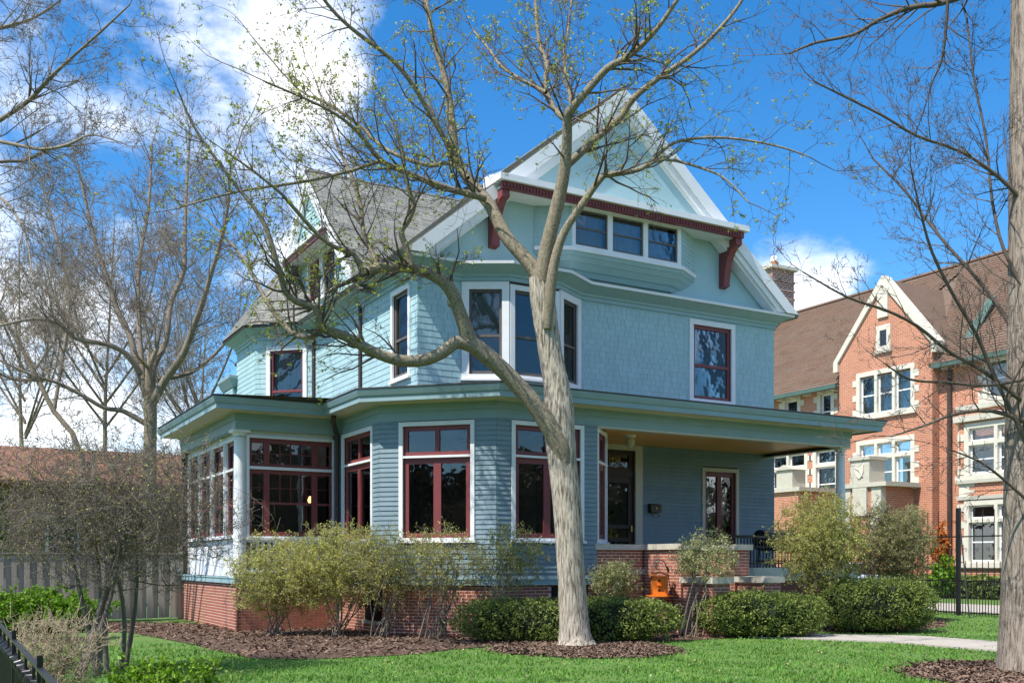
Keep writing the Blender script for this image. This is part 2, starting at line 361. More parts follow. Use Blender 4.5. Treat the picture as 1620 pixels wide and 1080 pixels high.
# ------------------------------------------------------------------ ground
def sheet(name, pts, z, m, kind='structure'):
    mb = MB(); mb.v = [(p[0], p[1], z) for p in pts]; mb.f = [tuple(range(len(pts)))]
    return tag(mb.build(name, m), kind=kind)
sheet('ground', [(-600, -200), (900, -200), (900, 1500), (-600, 1500)], 0, M['lawn'])
BED = [(p.x, p.y) for p in [G(205, 1000), G(300, 1018), G(400, 1042), G(480, 1043), G(560, 1040), G(640, 1036), G(720, 1027), G(800, 1021), G(900, 1017), G(1000, 1015), G(1090, 1013), G(1160, 1009), G(1285, 1005), G(1300, 996)]]+[(17.5, 18), (12, 20), (6, 24), (3, 27), (0, 27), (-1, 25)]
RING = [(9.55+1.5*math.cos(a)*(1+.06*math.sin(3*a)), 14.2+1.55*math.sin(a)) for a in [i*2*math.pi/28 for i in range(28)]]
_r = G(1632, 1066)
RING2 = [(_r.x+1.75*math.cos(a), _r.y+1.5*math.sin(a)) for a in [i*2*math.pi/28 for i in range(28)]]
BED2 = [(p.x, p.y) for p in [G(1285, 997), G(1340, 1001), G(1440, 999), G(1500, 990), G(1490, 980), G(1400, 975)]]+[(20, 18)]
for nm, pl, z in (('mulch_bed', BED, .012), ('mulch_ring', RING, .016), ('mulch_ring', RING2, .016), ('mulch_bed', BED2, .008)):
    sheet(nm, pl[::-1] if nm == 'x' else pl, z, M['mulch'])
WALK = [(15.25, 2), (16.95, 2), (16.95, 13.2), (15.2, 15.3), (13.6, 15.3), (15.25, 12.6)]
wk = MB()
for i in range(7): wk.box(15.25, 16.95, 2+i*1.52, 3.5+i*1.52, -.02, .03)
wk.prism([(15.25, 12.66, -.02), (16.95, 12.66, -.02), (16.95, 13.4, -.02), (14.9, 15.2, -.02), (13.6, 15.2, -.02)], (0, 0, .05))
tag(wk.build('front_walk', M['concrete']), kind='structure')
w2 = MB().box(26.3, 31, -5, 60, -.02, .03); tag(w2.build('path', M['concrete']), kind='structure')
def inside(x, y, P):
    c = False; n = len(P)
    for i in range(n):
        x0, y0 = P[i]; x1, y1 = P[i-1]
        if (y0 > y) != (y1 > y) and x < (x1-x0)*(y-y0)/(y1-y0)+x0: c = not c
    return c
# grass blades and mulch chips
rs = np.random.RandomState(3)
V = []; Fc = []; CV = []; CF = []
cnt = 0
while cnt < 75000:
    zc = 1/(rs.uniform(1/31, 1/11.0)); u = rs.uniform(60, 1640); xc = (u-810)/F*zc
    x = CA*xc+SA*zc; y = -SA*xc+CA*zc; cnt += 1
    inb = inside(x, y, BED) or inside(x, y, RING) or inside(x, y, RING2) or inside(x, y, BED2)
    if inb or inside(x, y, WALK) or 15.2 < x < 17 and y < 13.3 or 26.2 < x < 31 or y > 19 and x < 20: continue
    nn_ = noise.noise(Vector((x*1.3, y*1.3, 0))); h = rs.uniform(.02, .05)*(1+.6*nn_)
    if nn_ < -.25 and rs.rand() < .5: continue
    h = max(.012, h); a = rs.uniform(0, 6.28); w = .007+.0004*zc; dx, dy = rs.uniform(-.03, .03, 2); b = len(V)
    V += [(x-w*math.cos(a), y-w*math.sin(a), 0), (x+w*math.cos(a), y+w*math.sin(a), 0), (x+dx, y+dy, h)]; Fc.append((b, b+1, b+2))
tag(np_obj('grass', V, Fc, M['blade']), 'short bright green lawn grass in front of the blue house', 'grass', kind='stuff')
for P, n in ((BED, 30000), (RING, 14000), (RING2, 9000), (BED2, 2500)):
    xs = [p[0] for p in P]; ys = [p[1] for p in P]
    for i in range(n):
        x = rs.uniform(min(xs), max(xs)); y = rs.uniform(min(ys), max(ys))
        if not inside(x, y, P): continue
        x += rs.normal(0, .13); y += rs.normal(0, .13)
        a = rs.uniform(0, 6.28); l = abs(rs.normal(.022, .018))+.008; w = rs.uniform(.004, .014); b = len(CV); z = rs.uniform(.018, .045); t1, t2 = rs.uniform(-.02, .02, 2)
        ca, sa = math.cos(a), math.sin(a)
        CV += [(x-l*ca-w*sa, y-l*sa+w*ca, z+t1), (x+l*ca-w*sa, y+l*sa+w*ca, z-t1+t2), (x+l*ca+w*sa, y+l*sa-w*ca, z-t1), (x-l*ca+w*sa, y-l*sa-w*ca, z+t1-t2)]; CF.append((b, b+1, b+2, b+3))
tag(np_obj('mulch_chips', CV, CF, M['chip']), 'brown shredded bark mulch on the planting beds', 'mulch', kind='stuff')
# ------------------------------------------------------------------ the blue house
H = thing('house', (13, 24, 0), 'large aqua blue shingled Victorian house with white trim, bays and wide porch', 'house')
ZB, ZW, ZF, ZS, ZT = 1.03, 1.17, 4.35, 4.72, 4.93
P1, J, P2, P3, P5, P6 = (5.45, 21.6), (7.78, 21.6), (7.78, 19.16), (9.53, 17.41), (11.91, 17.41), (12.76, 18.26)
P0 = (5.45, 27.3); P4 = (19.52, 17.41)
YW = 20.3; XL = 9.14; XR = 19.77
def window(fr, par, s0, s1, z0, z1, panes, cas=.1, cm='white', sm='maroon', o=.045, sill=True, bars=()):
    mb = MB(); op = (s0, s1, z0, z1)
    grid(mb, fr, s0-cas, s1+cas, z0-cas*.6, z1+cas, [op], -.02, o)
    if sill: mb.fbox(fr, s0-cas-.03, s1+cas+.03, z0-cas*.6-.05, z0-cas*.6-.002, -.02, o+.05)
    w = mb.build('window', M[cm], par)
    sb = MB(); grid(sb, fr, s0, s1, z0, z1, panes, -.09, -.025); sb.build('sash', M[sm], w)
    for a, b, c, d in bars: MB().fbox(fr, a, b, c, d, -.09, o-.006).build('transom_bar', M[cm], w)
    for p in panes: MB().fbox(fr, p[0]-.005, p[1]+.005, p[2]-.005, p[3]+.005, -.068, -.06).build('pane', M['glass'], w)
    return w
def split(s0, s1, z0, z1, nx, nz_, g=.02):
    w = (s1-s0-g*(nx-1))/nx; h = (z1-z0-g*(nz_-1))/nz_
    return [(s0+i*(w+g), s0+i*(w+g)+w, z0+j*(h+g), z0+j*(h+g)+h) for i in range(nx) for j in range(nz_)]
def curtain(fr, par, s0, s1, z0, z1, o=-.25, n=28, amp=.025, name='curtain', m='curtain'):
    mb = MB(); 
    for i in range(n+1):
        s = s0+(s1-s0)*i/n; w = amp*math.sin(i*1.9+s*3)
        mb.v += [tuple(fr.pt(s, z0, o+w)), tuple(fr.pt(s, z1, o+w*.6))]
    mb.f = [(2*i, 2*i+2, 2*i+3, 2*i+1) for i in range(n)]
    return mb.build(name, M[m], par, True)
# first-floor faces ------------------------------------------------
fa = Fr(J, P2); fb = Fr(P2, P3); fc = Fr(P3, P5); fd = Fr(P5, P6)
fwing = Fr(P1, J); fside = Fr(P0, P1); fdoor = Fr((P6[0], YW), (XR, YW)); fret = Fr(P6, (P6[0], YW))
def bay_window(fr, w, s0, s1, pair=True):
    z0, z1, zt = 1.98, 4.24, 3.62; m = (s0+s1)/2
    pn = [(s0+.09, m-.045, zt+.1, z1-.09), (m+.045, s1-.09, zt+.1, z1-.09), (s0+.11, m-.08, z0+.1, zt-.14), (m+.08, s1-.11, z0+.1, zt-.14)]
    return window(fr, w, s0, s1, z0, z1, pn, .085, bars=[(s0, s1, zt-.025, zt+.02)])
for nm, fr, uu in (('bay_wall', fa, (545, 589)), ('bay_wall', fb, (638, 745)), ('bay_wall', fc, None), ('bay_wall', fd, None)):
    if uu: s0, s1 = fr.s_at_u(uu[0]), fr.s_at_u(uu[1])
    elif fr is fc: s0, s1 = .42, 1.98
    else: s0, s1 = .14, 1.08
    if fr is fa: s0, s1 = max(.25, s0), min(fr.L-.2, s1)
    op = (s0, s1, 1.98, 4.24)
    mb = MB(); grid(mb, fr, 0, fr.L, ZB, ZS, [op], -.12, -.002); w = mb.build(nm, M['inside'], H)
    bay_window(fr, H, s0, s1)
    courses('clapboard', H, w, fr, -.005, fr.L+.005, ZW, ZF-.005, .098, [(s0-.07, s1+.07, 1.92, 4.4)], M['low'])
# foundation with its bricks
fnd = MB(); chain = [P0, P1, J, P2, P3, P5, P6]
fnd.sweep(chain, [(-.25, -.1), (-.03, -.1), (-.03, ZB), (-.25, ZB)]); fo = fnd.build('foundation', M['mortar'], H)
for fr in (fside, fwing, fa, fb, fc):
    hl = []
    if fr is fa: hl = [(1.55, 2.45, .28, .98)]
    if fr is fc: hl = [(1.3, 2.2, .45, 1.0)]
    bricks(H, fo, fr, 0, fr.L, 0, ZB-.005, M['brick'], hl, -.03)
    for s0, s1, z0, z1 in hl:
        MB().fbox(fr, s0, s1, z0, z1, -.029, -.022).build('basement_window', M['black'], H)
        for k in range(9): MB().tube([fr.pt(s0+.06+k*(s1-s0-.12)/8, z0, .0), fr.pt(s0+.06+k*(s1-s0-.12)/8, z1, .0)], .009, 5).build('window_bar', M['iron'], H)
        MB().fbox(fr, s0-.08, s1+.08, z0-.07, z0-.002, -.02, .04).build('window_sill', M['stone'], H)
MB().sweep(chain, [(-.05, ZB), (.035, ZB), (.035, ZW-.03), (.05, ZW-.03), (.05, ZW), (-.05, ZW)]).build('water_table', M['teal2'], H)
# frieze, soffit, fascia, porch roof
echain = [P0, P1, J, P2, P3, (P4[0], P4[1]), (P4[0], 21.5)]
MB().sweep(echain, [(-.14, ZF), (.0, ZF), (.0, ZF+.19), (.025, ZF+.19), (.025, ZS+.02), (-.14, ZS+.02)]).build('frieze', M['trim'], H)
MB().sweep(echain, [(.024, ZS-.025), (.075, ZS-.025), (.075, ZS+.0)]).build('bed_moulding', M['cream'], H)
MB().sweep(echain, [(-.2, ZS), (.5, ZS)]).build('soffit', M['cream'], H)
MB().sweep(echain, [(.50, ZS-.03), (.53, ZS-.03), (.53, ZS+.07), (.56, ZS+.09), (.6, ZT-.03), (.6, ZT), (.3, ZT)]).build('fascia', M['trim'], H)
eo = offset(echain, .62)
inner = [(7.84, 27.3), (XL+.1, YW+.1), (XL+.1, YW+.1), (XL+.1, YW+.1), (10.2, YW+.1), (XR, YW+.1), (XR, 21.5)]
mb = MB(); mb.v = [(*p, ZT+.005) for p in eo]+[(*p, ZT+.03) for p in eo]+[(*p, 5.06) for p in inner]
n = len(eo)
mb.f = [(i, i+1, n+i+1, n+i) for i in range(n-1)]+[(n+i, n+i+1, 2*n+i+1, 2*n+i) for i in range(n-1)]
mb.build('porch_roof', M['flash'], H)
# wing: column, glazed fronts
def column(x, y, z0, z1, r, m='white'):
    mb = MB(); mb.tube([(x, y, z0+.08), (x, y, z0+(z1-z0)*.35), (x, y, z1-.16)], [r, r, r*.85], 18)
    mb.box(x-r*1.35, x+r*1.35, y-r*1.35, y+r*1.35, z0, z0+.08); mb.tube([(x, y, z1-.2), (x, y, z1-.17)], r*1.02, 18)
    mb.tube([(x, y, z1-.14), (x, y, z1-.06)], [r*.9, r*1.25], 18); mb.box(x-r*1.35, x+r*1.35, y-r*1.35, y+r*1.35, z1-.06, z1+.002)
    return mb.build('column', M[m], H)
column(5.6, 21.82, ZW, ZF, .14)
fwf = Fr((5.62, 21.78), (7.7, 21.78))
c0, c1 = .17, fwf.L
z0, z1, zt = 2.06, 4.2, 3.55
pn = []; a, b, c, d = c0, c0+.38, c0+1.5, c1-.02
for (x0, x1, nx) in ((a+.07, b-.05, 1), (b+.08, c-.08, 4), (c+.05, d-.05, 1)):
    pn += split(x0, x1, zt+.1, z1-.1, nx, 2, .012)
    pn += split(x0, x1, z0+.75, zt-.12, nx, 2, .012)+[(x0, x1, z0+.1, z0+.7)]
window(fwf, H, c0, d, z0, z1, pn, .06, sm='maroon', bars=[(c0, d, zt-.03, zt+.03)])
mb = MB(); mb.fbox(fwf, 0, fwf.L, z1+.06, ZS, -.1, .0); mb.fbox(fwf, 0, c0-.06, ZW, z1+.06, -.1, 0); mb.build('wing_wall', M['white'], H)
MB().fbox(fwf, .1, fwf.L, 1.93, 1.99, -.06, .06).build('rail', M['white'], H)
MB().fbox(fwf, .1, fwf.L, 1.25, 1.32, -.06, .06).build('rail', M['white'], H)
for k in range(15): MB().fbox(fwf, .2+k*.125, .255+k*.125, 1.32, 1.93, -.03, .03).build('baluster', M['white'], H)
MB().fbox(fwf, .0, fwf.L, ZW, 1.99, -.2, -.15).build('wing_wall', M['inside'], H)
fsd = Fr((5.64, 27.3), (5.64, 21.9)); LS = fsd.L
mb = MB(); mb.fbox(fsd, 0, LS, ZW, 2.0, -.1, 0); mb.fbox(fsd, 0, LS, 4.22, ZS, -.1, 0); mb.build('wing_wall', M['white'], H)
for k in range(4):
    e = LS-.05-k*1.32; s = e-1.13
    window(fsd, H, s, e, 2.1, 4.18, [(s+.08, e-.08, 3.62, 4.1), (s+.08, e-.08, 2.8, 3.46), (s+.08, e-.08, 2.18, 2.75)], .055, sm='maroon', bars=[(s, e, 3.52, 3.57)])
# floors that close the rooms
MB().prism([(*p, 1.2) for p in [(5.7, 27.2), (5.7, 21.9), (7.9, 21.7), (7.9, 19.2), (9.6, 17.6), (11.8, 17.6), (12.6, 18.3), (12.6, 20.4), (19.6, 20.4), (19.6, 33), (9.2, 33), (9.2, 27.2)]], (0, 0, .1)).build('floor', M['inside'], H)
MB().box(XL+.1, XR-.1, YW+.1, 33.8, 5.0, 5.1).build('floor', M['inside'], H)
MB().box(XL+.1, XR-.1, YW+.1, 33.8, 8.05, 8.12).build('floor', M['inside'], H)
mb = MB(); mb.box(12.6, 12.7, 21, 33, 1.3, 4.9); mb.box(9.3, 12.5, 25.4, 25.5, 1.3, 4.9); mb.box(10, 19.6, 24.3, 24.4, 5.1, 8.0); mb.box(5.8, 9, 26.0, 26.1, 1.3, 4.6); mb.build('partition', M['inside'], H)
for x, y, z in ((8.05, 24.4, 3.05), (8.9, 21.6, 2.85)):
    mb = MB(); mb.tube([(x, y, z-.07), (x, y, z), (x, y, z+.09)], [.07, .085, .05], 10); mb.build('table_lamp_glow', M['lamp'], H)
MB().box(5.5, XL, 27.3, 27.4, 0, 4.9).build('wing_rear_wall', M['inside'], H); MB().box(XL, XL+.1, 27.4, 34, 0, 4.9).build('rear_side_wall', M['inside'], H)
# porch behind the arch: wall, door, ceiling
fdh = []
dS = lambda x: x-P6[0]
dx0, dx1 = dS(14.02), dS(15.06)
wx0, wx1 = dS(17.32), dS(18.38)
ops = [(dx0, dx1, 1.3, 4.28), (wx0, wx1, 1.95, 3.86)]
mb = MB(); grid(mb, fdoor, 0, fdoor.L, 1.2, 5.05, ops, -.12, -.002); w = mb.build('porch_wall', M['inside'], H)
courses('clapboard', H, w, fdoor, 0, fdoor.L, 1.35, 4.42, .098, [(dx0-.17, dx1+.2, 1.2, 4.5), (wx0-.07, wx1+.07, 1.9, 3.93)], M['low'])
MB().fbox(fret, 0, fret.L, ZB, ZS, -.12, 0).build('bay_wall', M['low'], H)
m_ = (wx0+wx1)/2
w = window(fdoor, H, wx0, wx1, 1.95, 3.86, [(wx0+.1, m_-.07, 2.05, 3.74), (m_+.07, wx1-.1, 2.05, 3.74)], .1, cm='cream')
MB().fbox(fdoor, wx0+.1, wx1-.1, 2.72, 2.75, -.058, -.05).build('glazing_bar', M['maroon'], w)
for a, b in ((wx0+.1, wx0+.28), (m_+.07, m_+.22)): curtain(fdoor, w, a, b, 2.0, 3.8, -.2, 10)
mb = MB(); grid(mb, fdoor, dx0-.2, dx1+.22, 1.3, 4.4, [(dx0, dx1, 1.2, 4.27)], -.02, .05); mb.build('door_casing', M['cream'], H)
mb = MB(); mb.fbox(fdoor, dx0, dx1, 3.62, 3.74, -.1, -.02); grid(mb, fdoor, dx0, dx1, 3.74, 4.27, [(dx0+.1, dx1-.15, 3.84, 4.17)], -.1, -.03); tr = mb.build('transom', M['brown'], H)
MB().fbox(fdoor, dx0+.1, dx1-.15, 3.84, 4.17, -.07, -.065).build('pane', M['glass'], tr)
cu = bpy.data.curves.new('house_number', 'FONT'); cu.body = '1950'; cu.size = .19; cu.extrude = .002; cu.align_x = 'CENTER'
co = bpy.data.objects.new('house_number', cu); COL.objects.link(co)
dg = bpy.context.evaluated_depsgraph_get(); me = bpy.data.meshes.new_from_object(co.evaluated_get(dg)); bpy.data.objects.remove(co)
no = link_mesh('house_number', me, M['brass'], tr); q = fdoor.pt(dx0+.46, 3.96, -.055)-ORG[H]; no.location = q; no.rotation_euler = (math.pi/2, 0, 0)
mb = MB(); grid(mb, fdoor, dx0, dx1, 1.32, 3.62, [(dx0+.13, dx1-.16, 2.42, 3.46), (dx0+.13, dx1-.16, 2.1, 2.33), (dx0+.13, (dx0+dx1)/2-.05, 1.5, 2.0), ((dx0+dx1)/2+.03, dx1-.16, 1.5, 2.0)], -.09, -.04)
dr = mb.build('screen_door', M['brown'], H)
MB().fbox(fdoor, dx0+.1, dx1-.1, 1.4, 3.5, -.072, -.068).build('screen', M['glass'], dr)
MB().fbox(fdoor, dx1-.11, dx1-.07, 2.25, 2.4, -.04, .01).build('handle', M['brass'], dr)
mb = MB(); nb = 30
for i in range(nb):
    y = 17.55+i*(YW-17.58)/nb; mb.box(12.0, 19.5, y, y+(YW-17.58)/nb-.006, 4.405, 4.425)
tag(mb.build('porch_ceiling', M['wood'], H), kind='stuff')
MB().box(12.0, 19.5, 17.5, YW, 4.43, 4.5).build('porch_ceiling_deck', M['brown'], H)
MB().sweep([(P5[0]+.05, P4[1]), P4, (P4[0], YW)], [(-.2, ZF-.003), (.004, ZF-.003), (.004, ZF-.035), (-.2, ZF-.035)]).build('beam_trim', M['cream'], H)
mb = MB(); mb.tube([(13.75, 18.7, 4.41), (13.75, 18.7, 4.36)], .13, 14); lt = mb.build('porch_light', M['white'], H)
MB().tube([(13.75, 18.7, 4.36), (13.75, 18.7, 4.28), (13.75, 18.7, 4.18), (13.75, 18.7, 4.12)], [.06, .11, .1, .03], 14).build('shade', M['cream'], lt)
# porch deck, skirting, railing, right column
MB().box(12.6, 19.62, 17.42, YW, 1.22, 1.35).build('porch_floor', M['concrete'], H)
MB().box(15.1, 19.66, 17.3, 17.42, 1.06, 1.36).build('deck_band', M['trim'], H)
MB().box(15.1, 19.6, 17.38, 17.46, 0, 1.06).build('deck_skirt', M['maroon'], H)
MB().box(19.55, 19.66, 17.42, 24, 1.06, 1.36).build('deck_band', M['trim'], H)
MB().box(19.5, 19.58, 17.46, 24, 0, 1.06).build('deck_skirt', M['maroon'], H)
rl = MB().box(15.15, 19.3, 17.44, 17.5, 2.05, 2.11).build('railing', M['iron'], H)
MB().box(15.15, 19.3, 17.455, 17.485, 1.44, 1.48).build('rail', M['iron'], rl)
MB().box(15.15, 19.3, 17.455, 17.485, 1.83, 1.86).build('rail', M['iron'], rl)
for k in range(42): MB().box(15.2+k*.098, 15.222+k*.098, 17.459, 17.481, 1.36, 2.05).build('baluster', M['iron'], rl)
column(19.4, 17.62, 1.35, ZF, .125)
# brick porch parapet, stair cheeks, steps
def bwall(x0, x1, y0, y1, z1, cap=True):
    w = MB().box(x0+.012, x1-.012, y0+.012, y1-.012, 0, z1-.12).build('porch_wall_brick', M['mortar'], H)
    bricks(H, w, Fr((x0, y0), (x1, y0)), 0, x1-x0, 0, z1-.12, M['brick'], o=-.012)
    bricks(H, w, Fr((x0, y1), (x0, y0)), 0, y1-y0, 0, z1-.12, M['brick'], o=-.012)
    if cap: MB().box(x0-.05, x1+.05, y0-.05, y1+.05, z1-.12, z1).build('stone_cap', M['stone'], H)
bwall(11.93, 13.15, 17.42, 17.7, 1.87)
bwall(13.2, 13.62, 16.2, 17.8, 1.875)
bwall(14.68, 15.1, 16.22, 17.6, 1.87)
bwall(14.66, 15.12, 15.3, 16.14, 1.19)
bwall(13.18, 13.64, 15.2, 16.12, 1.19)
for k in range(7):
    z = 1.35-(k+1)*.17; MB().box(13.63, 14.67, 17.42-(k+1)*.3, 17.42-k*.3+.03, max(0, z-.13), z).build('step', M['stone'], H)
# second floor ------------------------------------------------
fL = Fr((XL, 34), (XL, YW)); ff = Fr((XL, YW), (XR, YW))
B1, B2, B3, B4 = (10.22, YW), (11.16, 19.76), (12.48, 19.76), (13.42, YW)
# flat part + window
fx = lambda x: x-XL
wz0, wz1 = 5.74, 7.66
fw0, fw1 = fx(16.93), fx(18.22)
mb = MB(); grid(mb, ff, 0, ff.L, 4.9, 8.12, [(fw0, fw1, wz0, wz1), (fx(10.25), fx(13.4), 5.4, 7.9)], -.12, -.002); w = mb.build('upper_wall', M['inside'], H)
courses('shingle', H, w, ff, 0, ff.L, 4.95, 7.86, .142, [(fw0-.09, fw1+.09, wz0-.09, wz1+.09), (fx(10.22), fx(13.42), 4.8, 8)], M['up'], .011, (.12, .3))
w = window(ff, H, fw0, fw1, wz0, wz1, [(fw0+.09, fw1-.09, wz0+.09, 6.58), (fw0+.09, fw1-.09, 6.66, wz1-.09)], .13)
for a, b in ((fw0+.1, fw0+.3), (fw1-.3, fw1-.1)): curtain(ff, w, a, b, wz0+.1, wz1-.1, -.2, 10)
# bay
for p, q, pn_ in ((B1, B2, .17), (B2, B3, .12), (B3, B4, .17)):
    fr = Fr(p, q); s0, s1 = pn_, fr.L-pn_
    mb = MB(); grid(mb, fr, 0, fr.L, 5.0, 7.9, [(s0, s1, wz0, wz1)], -.1, -.002); ww = mb.build('upper_bay_wall', M['inside'], H)
    courses('shingle', H, ww, fr, 0, fr.L, 5.0, 5.62, .142, [], M['up'], .011, (.12, .3))
    mid = 6.62
    w = window(fr, H, s0, s1, wz0, wz1, [(s0+.06, s1-.06, wz0+.08, mid-.03), (s0+.06, s1-.06, mid+.03, wz1-.06)], pn_-.004, sm='sashgrey')
    if p is B1: curtain(fr, w, s0+.02, s1-.02, mid, wz1, -.16, 16, .004, 'blind')
# left wall with side window
sL = lambda y: 34-y
wn0, wn1 = sL(21.66), sL(20.78)
mb = MB(); grid(mb, fL, 0, fL.L, 4.9, 8.12, [(wn0, wn1, wz0, wz1)], -.12, -.002); w = mb.build('upper_wall', M['inside'], H)
courses('shingle', H, w, fL, 4.5, fL.L, 4.95, 7.86, .142, [(wn0-.09, wn1+.09, wz0-.09, wz1+.09)], M['up'], .015, (.15, .6))
w = window(fL, H, wn0, wn1, wz0, wz1, [(wn0+.07, wn1-.07, wz0+.08, 6.58), (wn0+.07, wn1-.07, 6.64, wz1-.08)], .11, sm='sashgrey')
MB().box(XR-.12, XR, YW+.12, 34, 1.2, 8.12).build('right_wall', M['up'], H)
MB().box(XL, XR, 33.9, 34, 1.2, 8.12).build('rear_wall', M['up'], H)
# turret bay on the left
T = [(XL, 27.4), (7.84, 28.7), (7.84, 30.85), (XL, 32.15)]
for i in (2, 1, 0):
    fr = Fr(T[i+1], T[i]); op = []
    if i == 0: op = [(fr.s_at_u(428), fr.s_at_u(480), 5.5, 7.52)]
    mb = MB(); grid(mb, fr, 0, fr.L, 0, 8.1, op, -.1, -.002); ww = mb.build('turret_wall', M['inside'], H)
    courses('shingle', H, ww, fr, 0, fr.L, 4.9, 7.86, .142, [(a-.08, b+.08, c-.08, d+.08) for a, b, c, d in op], M['up'], .015, (.14, .35))
    for a, b, c, d in op:
        w = window(fr, H, a, b, c, d, [(a+.07, b-.07, c+.08, 6.33), (a+.07, b-.07, 6.4, d-.07)], .12)
        curtain(fr, w, a+.03, b-.03, 6.3, d, -.16, 30, .02)
mb = MB(); frr = Fr((7.75, 32.2), (7.75, 31.0)); mb.box(7.75, XL, 31.0, 32.2, 4.6, 7.1); ww = mb.build('rear_wing', M['up'], H)
courses('shingle', H, ww, frr, 0, frr.L, 4.9, 6.9, .142, [], M['up'], .015, (.15, .6))
MB().sweep([(7.75, 32.2), (7.75, 30.9), (XL, 30.9)], [(-.05, 6.85), (.04, 6.85), (.18, 7.1), (.18, 7.18), (-.05, 7.25)]).build('rear_cornice', M['trim'], H)
# main cornice
cch = [(7.84, 32), T[2], T[1], T[0], (XL, YW), B1, B2, B3, B4, (XR, YW), (XR, 30)]
cch = [(XL, 34), (XL, 32.15), (7.84, 30.85), (7.84, 28.7), (XL, 27.4), (XL, YW), B1, B2, B3, B4, (XR, YW), (XR, 34)]
MB().sweep(cch, [(-.05, 7.84), (.045, 7.84), (.045, 7.93), (.08, 7.94), (.09, 7.99), (.2, 8.05), (.33, 8.13), (.36, 8.135), (-.05, 8.135)]).build('cornice', M['teal2'], H)
MB().sweep(cch[4:], [(-.05, 8.137), (.39, 8.137), (.4, 8.2), (.02, 8.26), (-.05, 8.26)]).build('cornice_cap', M['white'], H)
MB().sweep(cch[:5], [(-.05, 8.137), (.39, 8.137), (.4, 8.19), (.02, 8.22), (-.05, 8.22)]).build('gutter', M['spout'], H)
# front gable
XM = (XL+XR)/2; ZA = 13.05; XO = 5.83; SL = (ZA-8.22)/XO          # ridge, half width to the eave, slope
zr = lambda x: ZA-abs(x-XM)*SL
hx0, hx1, hz0, hz1 = 12.91, 16.19, 8.95, 9.97
def wallpoly(pts, name='gable_wall', y=YW, t=.12, m='stucco'): MB().prism([(x, y, z) for x, z in pts], (0, t, 0)).build(name, M[m], H)
d_ = .12
wallpoly([(XL, 8.13), (hx0, 8.13), (hx0, zr(hx0)-d_), (XL, zr(XL)-d_)]); wallpoly([(hx1, 8.13), (XR, 8.13), (XR, zr(XR)-d_), (hx1, zr(hx1)-d_)])
wallpoly([(hx0, 8.13), (hx1, 8.13), (hx1, hz0), (hx0, hz0)]); wallpoly([(hx0, hz1), (hx1, hz1), (hx1, zr(hx1)-d_), (XM, ZA-d_), (hx0, zr(hx0)-d_)])
zb = 10.02
bx = (ZA-zb)/SL
MB().prism([(XM-bx+.1, YW-.28, zb+.1), (XM+bx-.1, YW-.28, zb+.1), (XM, YW-.28, ZA-.2)], (0, .26, 0)).build('gable_panel', M['stucco'], H)
# brow with dentils and brackets
x0, x1 = XM-bx-.02, XM+bx+.02
MB().prism([(x0, YW-.82, zb), (x0, YW-.82, zb+.14), (x0, YW-.2, zb+.26), (x0, YW, zb+.26), (x0, YW, zb)], (x1-x0, 0, 0)).build('brow', M['white'], H)
MB().box(x0+.1, x1-.1, YW-.72, YW-.62, zb-.16, zb-.002).build('dentil_band', M['maroon'], H)
MB().box(x0+.1, x1-.1, YW-.62, YW-.001, zb-.13, zb-.1).build('brow_soffit', M['white'], H)
for k in range(int((x1-x0-.24)/.085)): MB().box(x0+.13+k*.085, x0+.175+k*.085, YW-.75, YW-.721, zb-.13, zb-.04).build('dentil', M['maroon'], H)
for bxp in (x0+.22, x1-.22):
    pf = [(0, 0), (-.66, 0), (-.66, -.16), (-.52, -.2), (-.4, -.32), (-.3, -.5), (-.24, -.78), (-.2, -.98), (-.2, -1.12), (0, -1.16)]
    MB().prism([(bxp-.1, YW+a-.002, zb-.165+b) for a, b in pf], (.2, 0, 0)).build('bracket', M['maroon'], H)
# attic window bay
A1, A2, A3, A4 = (12.13, YW), (hx0, 19.85), (hx1, 19.85), (16.97, YW)
fA = Fr(A2, A3)
for p, q in ((A1, A2), (A3, A4)):
    fr = Fr(p, q); MB().fbox(fr, 0, fr.L, 8.9, zb-.12, -.05, -.002).build('attic_cheek', M['up'], H)
    courses('scale_shingle', H, H, fr, 0, fr.L, 8.93, zb-.14, .11, [], M['up'], .02, (.12, .14))
pn = []; ops_ = []
for k in range(3):
    a = .1+k*(fA.L-.08)/3; b = a+(fA.L-.08)/3-.14; ops_.append((a, b, 9.0, zb-.17)); pn.append((a, b))
mb = MB(); grid(mb, fA, 0, fA.L, 8.9, zb-.12, ops_, -.08, .0); mb.build('attic_frame', M['white'], H)
for (a, b, c, d) in ops_:
    sb = MB(); m = (c+d)/2; ps = [(a+.04, b-.04, c+.05, m-.02), (a+.04, b-.04, m+.02, d-.04)]; grid(sb, fA, a, b, c, d, ps, -.07, -.03); w = sb.build('attic_window', M['sashgrey'], H)
    for p in ps: MB().fbox(fA, *p, -.055, -.05).build('pane', M['glass'], w)
    curtain(fA, w, a+.02, b-.02, c, d, -.22, 18, .02)
ach = [A1, A2, A3, A4]
MB().sweep(ach, [(-.05, 8.84), (.06, 8.84), (.06, 8.93), (-.05, 8.93)]).build('attic_sill', M['white'], H)
MB().sweep(ach, [(.03, 8.84), (.0, 8.74), (-.02, 8.73), (-.08, 8.62), (-.1, 8.61), (-.2, 8.48), (-.26, 8.46), (-.34, 8.36)]).build('attic_cove', M['teal2'], H)
